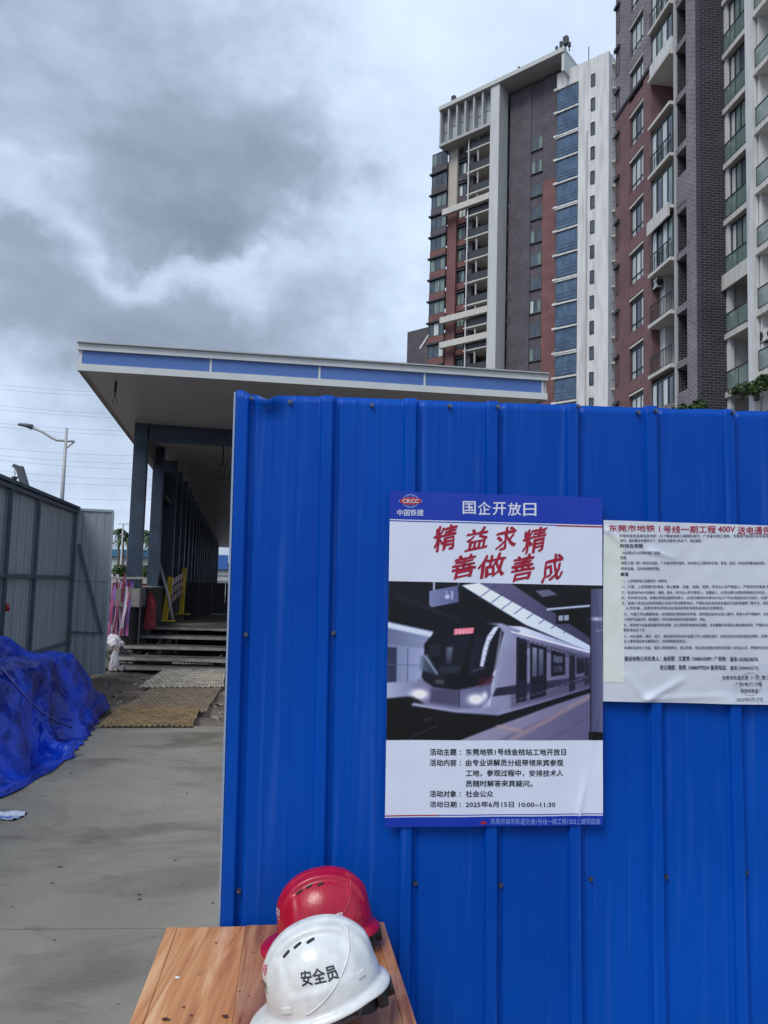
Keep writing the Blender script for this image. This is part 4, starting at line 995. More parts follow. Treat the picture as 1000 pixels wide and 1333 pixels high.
# ================================================================ STAIRS AND LANDING
KA = math.radians(1.5)
stair = empty('metal_stairs', (at(150, 868, 13.0).x, 13.0, 0), KA); tag(stair, 'open riser steel steps rising to the landing under the canopy', 'stairs')
tread_m = mat('steel_tread', (.10, .095, .085), .6, .2, var=.35, vscale=4); nose_m = mat('worn_bright_edge', (.27, .26, .235), .6, var=.3, vscale=5)
SWt = 7.0
steps = [(.0, .06, .05), (.30, .19, .10), (1.0, .335, .04), (1.8, .475, -.02), (2.5, .61, .2)]
for (yo, z, xo) in steps:
    b = MB(); b.box(-xo-.15, SWt, yo+.03, yo+.55, z-.03, z); t = b.build('tread', tread_m, stair, bevel=.004)
    b = MB(); b.box(-xo-.15, SWt, yo, yo+.028, z-.05, z+.004); b.build('nosing', nose_m, t)
b = MB(); b.box(-.25, SWt, 3.06, 9.2, .56, .60); b.build('landing', mat('landing_plate', (.10, .10, .085), .7, var=.5, vscale=1.2), stair)
b = MB(); b.box(-.25, SWt, 9.2, 9.26, .56, .64); b.build('landing_edge', nose_m, stair)
for x in (.25, 1.65, 3.3, 5.0):
    b = MB(); b.bar((x, .35, 0), (x, 3.2, .58), .05, .12); b.build('stringer', tread_m, stair)
    b = MB(); b.bar((x, 1.9, 0), (x, 1.9, .44), .04); b.bar((x, 3.2, 0), (x, 3.2, .57), .04); b.build('upright', nose_m, stair)
b = MB(); b.box(-.3, SWt, 5.0, 5.05, -.1, .555); b.build('dark_backing', mat('under_stair_dark', (.015, .015, .017), .9), stair)  # black sheet stands in for the shade below the open treads

# barrier
BZ = .60
yel = mat('yellow_paint', (.80, .55, .05), .5, var=.2, vscale=8); striped_r = mat('red_board', (.22, .01, .03), .5); striped_w = mat('white_board_stripe', (.75, .73, .74), .5)
p1 = hit_z(214, 809, BZ); p2 = hit_z(236, 800, BZ); p1.z = p2.z = BZ
bar_ = empty('crowd_barrier', p1); tag(bar_, 'yellow post barrier with red and white striped board on the landing', 'barrier')
dv = p2-p1
for q, lean in ((Vector((0, 0, 0)), .10), (dv, .03)):
    h = 1.08 if q.length < .1 else 1.38
    b = MB(); b.bar(q, q+Vector((lean, 0, h)), .12, .06); b.build('post', yel, bar_)
    b = MB(); b.box(q.x-.22, q.x+.22, q.y-.2, q.y+.2, 0, .035); b.build('base_plate', yel, bar_, bevel=.01)
for k in range(3):
    z0 = .46+.22*k; a0 = Vector((.09, 0, z0)); a1 = dv+Vector((0, 0, z0+.26)); nst = 5
    brd = MB(); brd.bar(a0, a1, .012, .17); bo = brd.build('board', striped_w, bar_)
    for i in range(nst):
        s = MB(); d = (a1-a0)/nst; c0 = a0+d*(i+.05); c1 = a0+d*(i+.6)
        upz = Vector((0, 0, .084)); sh = d*.35; nb = d.cross(Vector((0, 0, 1))).normalized()
        for sy in (-.009, .009):
            s.add([c0-upz+nb*sy, c1-upz+nb*sy, c1+upz+sh+nb*sy, c0+upz+sh+nb*sy], [(0, 1, 2, 3)])
        s.build('stripe', striped_r, bo)
b = MB(); a = at(207, 732, 17.5); c = at(225, 806, 17.5); b.tube([a, (a+c)/2+Vector((.02, 0, 0)), c], .035, 8); o = b.build('leaning_pole', mat('white_pole', (.55, .55, .52), .5), smooth=True); tag(o, 'long pale pole leaning behind the yellow barrier', 'pole')

# ================================================================ STATION ENTRANCE CANOPY
navy = mat('navy_steel', (.040, .062, .095), .45, .2, var=.25, vscale=2)
ceil_m = mat('grey_soffit', (.56, .60, .65), .4, var=.06, vscale=.5)
trim_m = stain_mat('white_trim', (.60, .63, .63), (.4, .42, .42), rough=.4, amount=.4)
fblue = mat('periwinkle_panel', (.07, .155, .42), .4, var=.06, vscale=1)
CZ = 4.68
cFL = hit_z(103, 483, CZ); cFR = hit_z(710, 521, CZ); cdir = Vector((-math.sin(math.radians(11.2)), math.cos(math.radians(11.2)), 0))
cfd = (cFR-cFL); cfd.z = 0; CW = cfd.length; cfd.normalize(); cang = math.atan2(cfd.y, cfd.x)
canopy = empty('entrance_canopy', (cFL.x, cFL.y, 0)); tag(canopy, 'long white and blue edged canopy over the station entrance with dark steel columns', 'canopy')
O = Vector((cFL.x, cFL.y, 0)); nrmf = Vector((math.sin(cang), -math.cos(cang), 0))       # front normal, to the viewer
LEN = 56.
def prism(b, pts, z0, z1):
    n = len(pts); vs = [Vector((p.x, p.y, z0)) for p in pts]+[Vector((p.x, p.y, z1)) for p in pts]
    return b.add(vs, [tuple(range(n-1, -1, -1)), tuple(range(n, 2*n))]+[(i, (i+1) % n, n+(i+1) % n, n+i) for i in range(n)])
fl = Vector((0, 0, 0)); fr = cfd*CW
b = MB(); prism(b, [fl, fr, fr+cdir*LEN, fl+cdir*LEN], CZ+.012, CZ+.34); b.build('roof', plaster_grey, canopy)
# soffit panels (strips across the entrance)
ns = 1
y = 0.0; k = 0
while y < LEN:
    L2 = 1.2 if y < 12 else 3.0
    a0, a1 = y+.004, min(LEN, y+L2)-.004
    for s0, s1 in ((.012, .5), (.5, .988)):
        b = MB(); prism(b, [fl+cfd*(CW*s0+.003)+cdir*a0, fl+cfd*(CW*s1-.003)+cdir*a0, fl+cfd*(CW*s1-.003)+cdir*a1, fl+cfd*(CW*s0+.003)+cdir*a1], CZ-.002, CZ+.008); b.build('soffit_panel', ceil_m, canopy)
    y += L2; k += 1
def strip(name, s0, s1, z0, z1, d0, d1, m):
    b = MB(); b_ = [fl+cfd*(CW*s0)+nrmf*d1, fl+cfd*(CW*s1)+nrmf*d1, fl+cfd*(CW*s1)+nrmf*d0, fl+cfd*(CW*s0)+nrmf*d0]
    prism(b, b_, z0, z1); return b.build(name, m, canopy)
ZT = at(104, 448, cFL.y).z
z1_, z2_, z3_ = CZ+.0, CZ+.10, ZT-.10
strip('lower_trim', -.002, 1.002, CZ-.004, z2_, -.02, .06, trim_m)
strip('upper_trim', -.004, 1.004, z3_, ZT, -.3, .06, trim_m)
strip('upper_lip', -.004, 1.004, ZT+.001, ZT+.02, -.3, .10, mat('trim_grey_lip', (.4, .42, .43), .4))  # lip in a darker grey than the trim below
def cs(px):
    p = hit_plane(px, 485, O+nrmf*.02, nrmf); return (p-O).dot(cfd)/CW
cutx = [.003, cs(274), cs(416), cs(553), .992]
for a, c in zip(cutx[:-1], cutx[1:]): strip('blue_panel', a+.0025, c-.0025, z2_, z3_, -.01, .02, fblue)
for c in cutx: strip('panel_joint', c-.0022, c+.0022, z2_, z3_, -.01, .024, trim_m)
for sd in (0, 1):
    off = cfd*(CW if sd else 0); w = cfd*(.012 if sd else -.012)
    b = MB(); prism(b, [off, off+w, off+w+cdir*LEN, off+cdir*LEN] if sd else [off+w, off, off+cdir*LEN, off+w+cdir*LEN], CZ-.004, ZT); b.build('side_trim', trim_m, canopy)
# columns: first post free, then the close-set fins
P1 = hit_z(187, 552.5, CZ); P1 = Vector((P1.x, P1.y, 0))-O
cx = Vector((cdir.y, -cdir.x, 0))                                # across the entrance, to the right
PZ = at(180, 766, P1.y+O.y).z
def col_box(name, p, w, d, z0, z1, m=navy):
    b = MB(); prism(b, [p-cx*w/2-cdir*d/2, p+cx*w/2-cdir*d/2, p+cx*w/2+cdir*d/2, p-cx*w/2+cdir*d/2], z0, z1); return b.build(name, m, canopy, bevel=.006)
col_box('column', P1+cx*(-.02), .26, .26, PZ, CZ-.004)
fins = []
for i in range(24):
    dist = 2.55+1.95*i
    q = P1+cdir*dist+cx*.12
    if i == 0: fo = col_box('column', q-cx*.06, .24, .30, PZ, CZ-.004)
    else: fo = col_box('column', q+cx*.0, .40, .22, PZ, CZ-.004)
    zz = (1.0, 2.1, .55, 1.65, 2.6)[i % 5]; zq = PZ+zz
    if i > 0:
        b = MB(); a = P1+cdir*(dist-1.8)+cx*.02; q0 = P1+cdir*dist+cx*.02; prism(b, [a-cx*.06, a+cx*.0, q0-cdir*.112, q0-cx*.06-cdir*.112], PZ+.02, CZ-.3)
        b.build('infill_panel', navy, canopy)
        b = MB(); prism(b, [a+cx*.002, a+cx*.2, q0+cx*.2-cdir*.112, q0+cx*.002-cdir*.112], zq, zq+.10); b.build('rail', mat('navy_rail', (.014, .02, .03), .5), canopy)
b = MB(); a = P1+cdir*.14+cx*-.05; prism(b, [a-cx*.05, a+cx*.05, a+cx*.05+cdir*2.25, a-cx*.05+cdir*2.25], CZ-.42, CZ-.005); b.build('side_beam', mat('grey_steel', (.13, .14, .155), .5), canopy)
b = MB(); prism(b, [P1+cx*.13-cdir*.1, P1+cx*7.0-cdir*.1, P1+cx*7.0+cdir*.12, P1+cx*.13+cdir*.12], CZ-.30, CZ-.004); b.build('cross_beam', navy, canopy)
b = MB(); prism(b, [P1+cx*.13-cdir*.16, P1+cx*7.0-cdir*.16, P1+cx*7.0-cdir*.105, P1+cx*.13-cdir*.105], CZ-.36, CZ-.28); b.build('beam_flange', navy, canopy)
for i in range(12):    # right-hand row of columns
    col_box('column', P1+cdir*(4*i)+cx*7.0, .26, .26, 0, CZ-.004)
# plinth under the column row, rough concrete
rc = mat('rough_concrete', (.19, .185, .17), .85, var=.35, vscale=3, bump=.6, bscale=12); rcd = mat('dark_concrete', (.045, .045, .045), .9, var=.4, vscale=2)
b = MB(); prism(b, [P1-cx*.30-cdir*.3, P1+cx*.16-cdir*.3, P1+cx*.16+cdir*.5, P1-cx*.30+cdir*.5], PZ-.36, PZ-.002); b.build('plinth_block', rc, canopy, bevel=.015)
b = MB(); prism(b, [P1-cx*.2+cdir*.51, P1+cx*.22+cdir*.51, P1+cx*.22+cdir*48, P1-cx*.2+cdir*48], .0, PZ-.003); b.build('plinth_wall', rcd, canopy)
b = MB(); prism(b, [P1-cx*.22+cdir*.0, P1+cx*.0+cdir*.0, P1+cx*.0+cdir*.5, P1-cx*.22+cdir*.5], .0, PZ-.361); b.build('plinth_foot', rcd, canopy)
b = MB(); prism(b, [P1-cx*.12+cdir*.3, P1+cx*.26+cdir*.3, P1+cx*.26+cdir*48, P1-cx*.12+cdir*48], PZ-.002, PZ+.03); b.build('plinth_cap', rc, canopy)
# dark shaft wall behind the landing
b = MB(); w0 = hit_z(244, 760, 1.57); 
q = Vector((at(240, 798, 22.4).x, 22.4, 0))-O
hb = MB()
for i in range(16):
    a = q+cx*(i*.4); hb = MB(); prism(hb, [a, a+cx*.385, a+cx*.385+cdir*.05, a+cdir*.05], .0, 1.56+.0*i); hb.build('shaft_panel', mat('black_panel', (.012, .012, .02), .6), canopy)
# hanging wire loops
def wire_loop(px, py, label):
    p = hit_z(px, py, CZ-.002); r = empty('hanging_wire', p); tag(r, label, 'cable')
    wm = mat('black_wire', (.015, .015, .017), .6)
    b = MB(); b.tube([(0, 0, 0), (.01, 0, -.2), (0, 0, -.42)], .014, 8); b.build('conduit', wm, r)
    for k, (rx, rz, tl) in enumerate(((.16, .17, .2), (.10, .19, 1.2), (.14, .13, 2.3))):
        pts = [Vector((rx*math.sin(a)*math.cos(tl), rx*math.sin(a)*math.sin(tl), -.42-rz+rz*math.cos(a))) for a in (2*PI*i/24 for i in range(25))]
        b = MB(); b.tube(pts, .007, 6); b.build('wire_coil', wm, r)
wire_loop(291, 580, 'coil of black wire hanging from the soffit close to the blue fence edge')
p = hit_z(151, 497, CZ-.002); r = empty('hanging_wire', p); tag(r, 'short black conduit with loose wires under the outer canopy corner', 'cable')
b = MB(); b.tube([(0, 0, 0), (0, 0, -.17)], .022, 8); b.build('conduit', MATS['black_wire'], r)
for sx in (-1, 1):
    b = MB(); b.tube([(0, 0, -.17), (.01*sx, 0, -.24), (.035*sx, .01, -.30), (.03*sx, 0, -.36)], .006, 6); b.build('wire', MATS['black_wire'], r)

# pink and red sheeting, rubble beside the stairs
pk = [mat('pink_ribbon', (.42, .10, .20), .6), mat('purple_ribbon', (.22, .12, .36), .6), mat('pale_ribbon', (.60, .52, .62), .6), mat('dark_red_ribbon', (.20, .03, .07), .6)]
pr = at(152, 822, 14.0); pr.z = .35; rib = empty('ribbon_bundle', (pr.x, pr.y, 0)); tag(rib, 'bundle of pink and purple plastic ribbons hanging beside the steps', 'ribbons')
for i in range(18):
    x = -.20+.024*i+random.uniform(-.01, .01); w = random.uniform(.012, .03); top = 1.62+random.uniform(-.18, .12); vs = []; ph = random.random()*6
    for j in range(13):
        t = j/12; z = top-(top-.52)*t; sw = .03*math.sin(t*5+ph)*t+.35*(x)*(.5-t)*.4; dy = .03*math.sin(t*7+ph)+.02*i % .07
        vs += [(x+sw-w, dy, z), (x+sw+w, dy+.015, z)]
    b = MB(); b.add(vs, [(2*j, 2*j+1, 2*j+3, 2*j+2) for j in range(12)]); b.build('ribbon', pk[i % 4], rib)
b = MB(); b.bar((-.35, .05, 1.60), (.45, .05, 1.63), .04); b.build('top_bar', nose_m, rib)
b = MB(); b.bar((-.32, .07, 0), (-.32, .07, 1.6), .03); b.build('leg', rail_dark, rib)
b = MB(); b.bar((.4, .07, 0), (.4, .07, 1.6), .025); b.build('leg', rail_dark, rib)
def crumple(name, label, cat, c, sx, sy, h, m, seed):
    b = MB(); n, q = 40, 20; vs = []
    for j in range(q+1):
        for i in range(n):
            a = 2*PI*i/n; r = math.cos(j/q*PI/2)**.7 if j < q else 0; d = 1+.35*noise.noise(Vector((math.cos(a)*2, math.sin(a)*2, seed+j*.15)))+.12*noise.noise(Vector((math.cos(a)*7, math.sin(a)*7, seed+j*.6)))
            vs.append((sx*math.cos(a)*r*d, sy*math.sin(a)*r*d, h*math.sin(j/q*PI/2)*(1+.25*noise.noise(Vector((a, j*.4, seed))))))
    b.add(vs, [(j*n+i, j*n+(i+1) % n, (j+1)*n+(i+1) % n, (j+1)*n+i) for j in range(q) for i in range(n)]); o = b.build(name, m); o.location = c; return tag(o, label, cat)
pz = at(152, 826, 13.6); crumple('plastic_bag', 'crumpled white plastic sack below the hanging ribbons', 'bag', (pz.x-.06, pz.y, .36), .16, .14, .2, mat('white_sack', (.62, .58, .62), .5, var=.15, vscale=12), 2)
pz = at(149, 860, 13.0); crumple('plastic_bag', 'small white bag on the soil at the gate edge', 'bag', (pz.x, pz.y, .0), .08, .08, .32, MATS['white_sack'], 9)
p = at(195, 812, 14.6); crumple('red_net', 'red mesh net heaped in front of the concrete plinth', 'net', (p.x, p.y, .62), .11, .10, .66, mat('red_netting', (.33, .02, .035), .7, col2=(.10, .01, .02), vscale=14), 5)
p = at(236, 770, 20); 
b = MB()
for i in range(90):
    x = random.uniform(-5.6, -4.55); y = random.uniform(12.3, 15.2); s = random.uniform(.04, .16); z = max(0, .42-abs(x+5.05)*.6)*random.random()
    b.add([(x+s*random.uniform(-1, 1)*.8, y+s*random.uniform(-1, 1), z+s*random.uniform(-.3, .8)) for _ in range(6)], [(0, 1, 2), (0, 2, 3), (3, 2, 4), (1, 2, 4), (0, 3, 5), (1, 4, 5), (0, 1, 5), (3, 4, 5)])
rb = b.build('rubble', rc, kind='stuff'); tag(rb, 'loose rubble and broken concrete beside the steps', 'rubble')
b = MB()
for i in range(420):
    x = random.uniform(-4.6, -1.5); y = random.uniform(8.6, 13); s = random.uniform(.012, .05)
    z = soil_z(x, y); b.add([(x+s*random.uniform(-1, 1), y+s*random.uniform(-1, 1), z+s*random.uniform(-.2, .8)) for _ in range(5)], [(0, 1, 2), (0, 2, 3), (3, 2, 4), (1, 2, 4), (0, 3, 4), (0, 1, 4)])
rb = b.build('pebbles', mat('pebble', (.22, .19, .17), .9, var=.4, vscale=3), kind='stuff'); tag(rb, 'scattered stones and clods on the brown soil', 'stones')

b = MB()
for i in range(170):
    x = random.uniform(-2.9, -.5); y = random.uniform(1.2, 8.0); s = random.choice((.003, .004, .005, .008, .014))*random.uniform(.6, 1.2)
    b.add([(x+s*random.uniform(-1, 1)*1.4, y+s*random.uniform(-1, 1), .001+abs(s*random.uniform(0, .7))) for _ in range(5)], [(0, 1, 2), (0, 2, 3), (3, 2, 4), (1, 2, 4), (0, 3, 4), (0, 1, 4)])
rb = b.build('grit', mat('dark_grit', (.05, .045, .04), .9, var=.6, vscale=8), kind='stuff'); tag(rb, 'scattered grit and crumbs on the concrete slab', 'grit')

# ================================================================ FAR LEFT BACKGROUND
lm = mat('lamp_pole_grey', (.36, .37, .38), .5, .2)
p = at(80, 652, 34); top = at(87, 557, 34); sl = empty('street_lamp', (p.x, p.y, 0)); tag(sl, 'tall single arm street lamp behind the grey hoarding', 'street lamp')
h = top.z; dx = top.x-p.x
b = MB(); b.tube([(0, 0, 0), (dx*.6, 0, h*.6), (dx, 0, h)], .13, 10, .06); b.build('pole', lm, sl, smooth=True)
arm = [at(x, y, 34)-Vector((p.x, p.y, 0)) for x, y in ((97, 575), (90, 574), (74, 573), (66, 569), (55, 562), (42, 556.5))]
b = MB(); b.tube(arm, .06, 8); b.build('arm', lm, sl, smooth=True)
b = MB(); b.tube([at(x, y, 34)-Vector((p.x, p.y, 0)) for x, y in ((96, 576), (87, 583))], .035, 6); b.build('strut', lm, sl)
hd = [at(x, y, 34)-Vector((p.x, p.y, 0)) for x, y in ((42, 556), (33, 553.5), (24, 552.5))]
b = MB(); b.tube(hd, .13, 10, .06); b.build('lamp_head', mat('lamp_head_dark', (.10, .105, .12), .5), sl, smooth=True)
crane = empty('mobile_crane', (at(36, 640, 60).x, 60, 0)); tag(crane, 'dark crane boom tip with its hook rising above the grey hoarding', 'crane'); co_ = Vector((at(36, 640, 60).x, 60, 0))
b = MB(); b.bar(at(38, 650, 60)-co_, at(25.5, 608, 60)-co_, .5, .5); b.build('boom', mat('crane_grey', (.07, .08, .10), .6), crane)
b = MB(); b.bar(at(26, 609, 60)-co_, at(17.5, 606, 60)-co_, .3, .3); b.build('jib_head', MATS['crane_grey'], crane)
b = MB(); b.bar(at(19.5, 607, 60)-co_, at(19.5, 622, 60)-co_, .05); b.build('hoist_rope', MATS['crane_grey'], crane)
b = MB(); b.tube([at(19.5, 621, 60)-co_, at(19.5, 623, 60)-co_, at(19.5, 627, 60)-co_], .32, 8, .05); b.build('hook_block', MATS['crane_grey'], crane)
b = MB(); b.box(-3, 5, -2, 2, 0, 3.2); b.build('chassis', MATS['crane_grey'], crane)
wire_m = mat('power_wire', (.24, .27, .31), .6)
WL = ['topmost power line, just below the canopy corner', 'second power line from the top, close under the topmost one', 'third power line down, upper of the pair above the lamp arm', 'fourth power line down, lower of the pair above the lamp arm', 'power line passing just above the tip of the lamp arm', 'power line passing level with the lamp head', 'power line just below the lamp arm bracket', 'power line a little under the lamp bracket, above the crane tip', 'power line passing just over the crane boom tip', 'power line below the crane tip, near the hoarding top', 'lowest power line, skimming the hoarding top', 'power line level with the crane jib head']
for i, (ya, yb) in enumerate(((496, 503), (502, 507), (523, 531), (528, 536), (546, 552), (551, 558), (579, 583), (588, 594), (594, 602), (618, 622), (641, 637), (608, 615))):
    a = at(-60, ya-2, 85); c = at(330, yb+6, 95); pts = [a.lerp(c, t/16)-Vector((0, 0, .9*4*(t/16)*(1-t/16))) for t in range(17)]
    b = MB(); o_ = pts[0]; b.tube([q-o_ for q in pts], .013, 4); o = b.build('power_line', wire_m); o.location = o_
    tag(o, WL[i], 'power line', 'power lines over the grey hoarding')
def palm(px, pyb, pyt, Y, label):
    a = at(px, pyb, Y); t = at(px, pyt, Y); r = empty('palm_tree', (a.x, a.y, 0)); tag(r, label, 'palm tree'); H = t.z
    b = MB(); b.tube([(0, 0, 0), (.1, 0, H*.5), (0, 0, H)], .13, 8, .08); b.build('trunk', mat('palm_trunk', (.16, .13, .10), .8), r, smooth=True)
    b = MB(); rnd = random.Random(int(px))
    for i in range(26):
        an = rnd.uniform(0, 2*PI); el = rnd.uniform(-.1, 1.2); L = rnd.uniform(.8, 1.15); pp_ = []
        for k in range(7):
            s = k/6*L; pp_.append(Vector((math.cos(an)*s*math.cos(el*(1-k*.0)), math.sin(an)*s*math.cos(el), H+s*math.sin(el)-.75*s*s)))
        for k in range(6):
            d = (pp_[k+1]-pp_[k]).normalized(); sd_ = d.cross(Vector((0, 0, 1))).normalized()
            for m_ in range(3):
                q = pp_[k].lerp(pp_[k+1], m_/3)
                for sg in (-1, 1): b.add([q, q+d*.07, q+sd_*sg*.2+d*.16-Vector((0, 0, .12))], [(0, 1, 2)])
    b.build('crown', mat('palm_leaf', (.045, .08, .03), .7, var=.4, vscale=2), r)
for px, t, lb in ((152, 692, 'palm tree closest to the grey gate leaf edge'), (164, 697, 'palm tree standing right of the small white lamp post'), (158, 703, 'shorter palm tree directly behind the small white lamp post'), (171, 699, 'palm tree just left of the front entrance column'),
                  (196, 702, 'middle palm tree seen between the first two entrance columns'), (192, 694, 'tall palm tree right against the front entrance column'), (201, 708, 'shortest palm tree, left of the second entrance column')):
    palm(px, 745, t, 55+(px % 7), lb)
ys = 62; a = at(140, 728, ys); c = at(178, 716, ys); shed = empty('site_shed', (a.x, ys, 0)); tag(shed, 'white site shed with a blue roof beyond the palms', 'shed')
b = MB(); b.box(0, 6, 0, 5, 0, at(150, 724, ys).z); b.build('wall', mat('shed_white', (.55, .60, .62), .6), shed)
b = MB(); b.box(-.2, 6.2, -.3, 5.2, at(150, 724, ys).z, at(150, 715, ys).z); b.build('roof', mat('shed_blue', (.05, .19, .34), .6), shed)
for i in range(3):
    b = MB(); b.box(.6+1.8*i, 1.8+1.8*i, -.05, -.001, 1.8, 2.8); b.build('window', glass_dark, shed)
b = MB(); a = at(138, 750, 40); c = at(215, 748, 40); b.box(a.x, c.x+1, 40, 40.2, 0, a.z-.35); bw_ = b.build('brick_wall', mat('red_site_wall', (.20, .055, .05), .8, var=.3, vscale=2)); tag(bw_, 'low red wall behind the hanging ribbons', 'wall')
b = MB(); b.box(a.x-.02, c.x+1.02, 39.95, 40.25, a.z-.349, a.z-.02); o = b.build('coping', mat('coping_grey', (.36, .34, .33), .8), bw_)
p = at(157, 745, 48); t = at(158, 682, 48); lp = empty('street_lamp', (p.x, p.y, 0)); tag(lp, 'small distant white lamp post among the palms', 'street lamp')
b = MB(); b.tube([(0, 0, 0), (0, 0, t.z)], .07, 8, .05); b.build('pole', plaster, lp); b = MB(); b.tube([(-.3, 0, t.z), (.9, 0, t.z+.05)], .04, 6); b.build('arm', plaster, lp)
# building seen at the far end of the entrance
a = at(276, 761, 76); c = at(330, 720, 76); fe = empty('low_building', (a.x-1, 76, 0)); tag(fe, 'pale low building with a blue sign at the far end of the entrance', 'building')
b = MB(); b.box(0, 9, 0, 6, 0, c.z-1.2); b.build('wall', mat('pale_block_wall', (.42, .45, .48), .8, var=.2, vscale=1), fe)
for i in range(4):
    b = MB(); b.box(.4, 8, -.06, -.001, 1.6+.6*i, 1.68+.6*i); b.build('ledge', mat('ledge_grey', (.2, .22, .24), .7), fe)
b = MB(); b.box(1.1, 2.6, -.3, -.1, c.z-1.8, c.z-.3); b.build('sign_panel', mat('sign_blue', (.04, .13, .42), .5), fe)
b = MB(); b.bar((.2, -.2, c.z-2.2), (1.6, -.2, c.z-.1), .12); b.bar((3.2, -.2, c.z-2.2), (2.3, -.2, c.z-.2), .1); b.build('frame', plaster, fe)
# shrubs over the red wall
def leaf_ball(b, c, r, n, s, rnd, flat=.75):
    for _ in range(n):
        d = Vector((rnd.gauss(0, 1), rnd.gauss(0, 1), rnd.gauss(0, 1))).normalized()*r*rnd.random()**.45; d.z *= flat
        q = Vector(c)+d; a = Vector((rnd.gauss(0, 1), rnd.gauss(0, 1), rnd.gauss(0, .6))).normalized(); e = a.cross(Vector((rnd.gauss(0, 1), rnd.gauss(0, 1), rnd.gauss(0, 1)))).normalized()
        k = s*rnd.uniform(.6, 1.3); b.add([q-a*k, q+e*k*.45, q+a*k, q-e*k*.45], [(0, 1, 2, 3)])
leaf_m = mat('green_leaf', (.03, .07, .02), .6, col2=(.13, .20, .035), vscale=3, ramp=(.45, .75))
rnd = random.Random(3)
for i, (px, w) in enumerate(((156, .5), (197, .6), (169, .45))):
    p = at(px, 740, 46); b = MB(); leaf_ball(b, (0, 0, 2.1), w, 500, .1, rnd); r = empty('shrub', (p.x, 46, 0)); tag(r, ('dark green shrub beside the distant white lamp post', 'green shrub between the first two entrance columns', 'small dark shrub left of the front entrance column')[i], 'shrub'); b.build('foliage', leaf_m, r)
    b = MB(); b.tube([(0, 0, 0), (0, 0, 2)], .08, 6); b.build('stem', MATS['palm_trunk'], r)

# ================================================================ FAR TOWER (left apartment block)
A1 = math.atan2(.637, -.77); T = Frame((23.3, 82, 0), A1); H1 = 2.98
tower = empty('apartment_tower', T.o, A1); tag(tower, 'tall brick and white apartment tower with a slanting roof frame, farther left', 'building')
def S(px, n=0): return T.S(px, n)
def part(name, m, x0, x1, y0, y1, z0, z1, par=tower, bevel=0):
    b = MB(); b.box(min(x0, x1), max(x0, x1), min(y0, y1), max(y0, y1), z0, z1); return b.build(name, m, par)
RZ = T.loc(650, 103, 2.2)[1]                    # underside of roof frame is a little lower
ZR = 66.0
s_l = S(569, 2.2); s_r = S(733, 2.2)
FZ = 57.5                                        # floor level just above the white block's top windows
lev = [FZ-H1*k for k in range(0, 19)]
sA0, sA1 = S(561, .9), S(581, .9); sB0, sB1 = S(583, .6), S(594.5, .6); sC1 = S(607, .2); sD0 = S(609, .0); sD1 = S(635, 0)
fin_m = stain_mat('pale_fin_plaster', (.56, .58, .58), (.32, .33, .33), amount=.5); sE0, sE1 = S(636, 2.2), S(647.5, 2.2)
sFl, sFr = S(657, 0), S(727, 0); sWin0, sWin1 = S(690, 0), S(706, 0); sG1 = S(752, .7); sH1 = S(792, .7)
DP = -15
# brick faces (right one plain, broken by the window column)
zRed = T.loc(690, 243, 0)[1]
part('brick_wall', brick_brown, sE1-.3, sWin0+.0, DP, 0, 0, ZR-1.0)
part('brick_wall', brick_brown, sWin1, sFr-1.2, DP, 0, zRed, ZR-1.0)
part('brick_wall', brick_red_far, sWin1, sFr, DP, -.0, 0, zRed-.001)
# wall behind everything
part('back_wall', brick_brown, sFr-1.3, s_l+.5, DP, -1.7, 0, ZR-1.0)
# window column between the brick faces
def make_window(x0, x1, z0, z1, y, par, pane_m, bars=2, frame_m=metal_dark, fw_=.06, dep=.10, hz=None, name='window'):
    b = MB(); w = fw_; x0, x1 = min(x0, x1), max(x0, x1)
    b.box(x0, x0+w, y-dep, y, z0, z1).box(x1-w, x1, y-dep, y, z0, z1).box(x0+w, x1-w, y-dep, y, z0, z0+w).box(x0+w, x1-w, y-dep, y, z1-w, z1)
    for i in range(1, bars): xx_ = x0+(x1-x0)*i/bars; b.box(xx_-w/2, xx_+w/2, y-dep, y-.01, z0+w, z1-w)
    if hz: zz = z0+(z1-z0)*hz; b.box(x0+w, x1-w, y-dep, y-.015, zz-w/2, zz+w/2)
    fo = b.build(name, frame_m, par)
    ms = pane_m if isinstance(pane_m, (list, tuple)) else [pane_m]*bars
    for i in range(bars):
        xa, xb = x0+(x1-x0)*i/bars+w/2, x0+(x1-x0)*(i+1)/bars-w/2
        p = MB(); p.box(xa, xb, y-dep*.75, y-dep*.55, z0+w*.6, z1-w*.6); p.build('pane', ms[i % len(ms)], fo)
    return fo
rg = random.Random(11)
def gl(): return rg.choice([glass_dark, glass_dark, glass_curtain, glass_green, glass_dark, glass_green])
part('window_bay_wall', brick_brown, sWin0, sWin1, -15, -.12, 0, ZR-1.0)
for k, z in enumerate(lev):
    if z < 18: break
    if k == 0: continue
    zz = z+H1-1.2
    make_window(sWin0-.1, sWin1+.1, zz-.1, zz+1.55, -.01, tower, [gl(), glass_dark, gl()], 3, frame_m=mat('pale_window_frame', (.14, .145, .16), .5))
    part('sill', metal_dark, sWin0, sWin1, -.119, .06, zz-.2, zz-.11)
    if k in (11, 12, 13): part('air_conditioner_box', plaster, sWin0+.9, sWin0+.3, 0.002, .3, zz+.3, zz+.75)
# small slots of the stairwell at the brick face's left side
for k, z in enumerate(lev[2:]):
    if z < 18: break
    make_window(S(661), S(664.5), z+1.1, z+2.0, .03, tower, glass_dark, 1, fw_=.05)
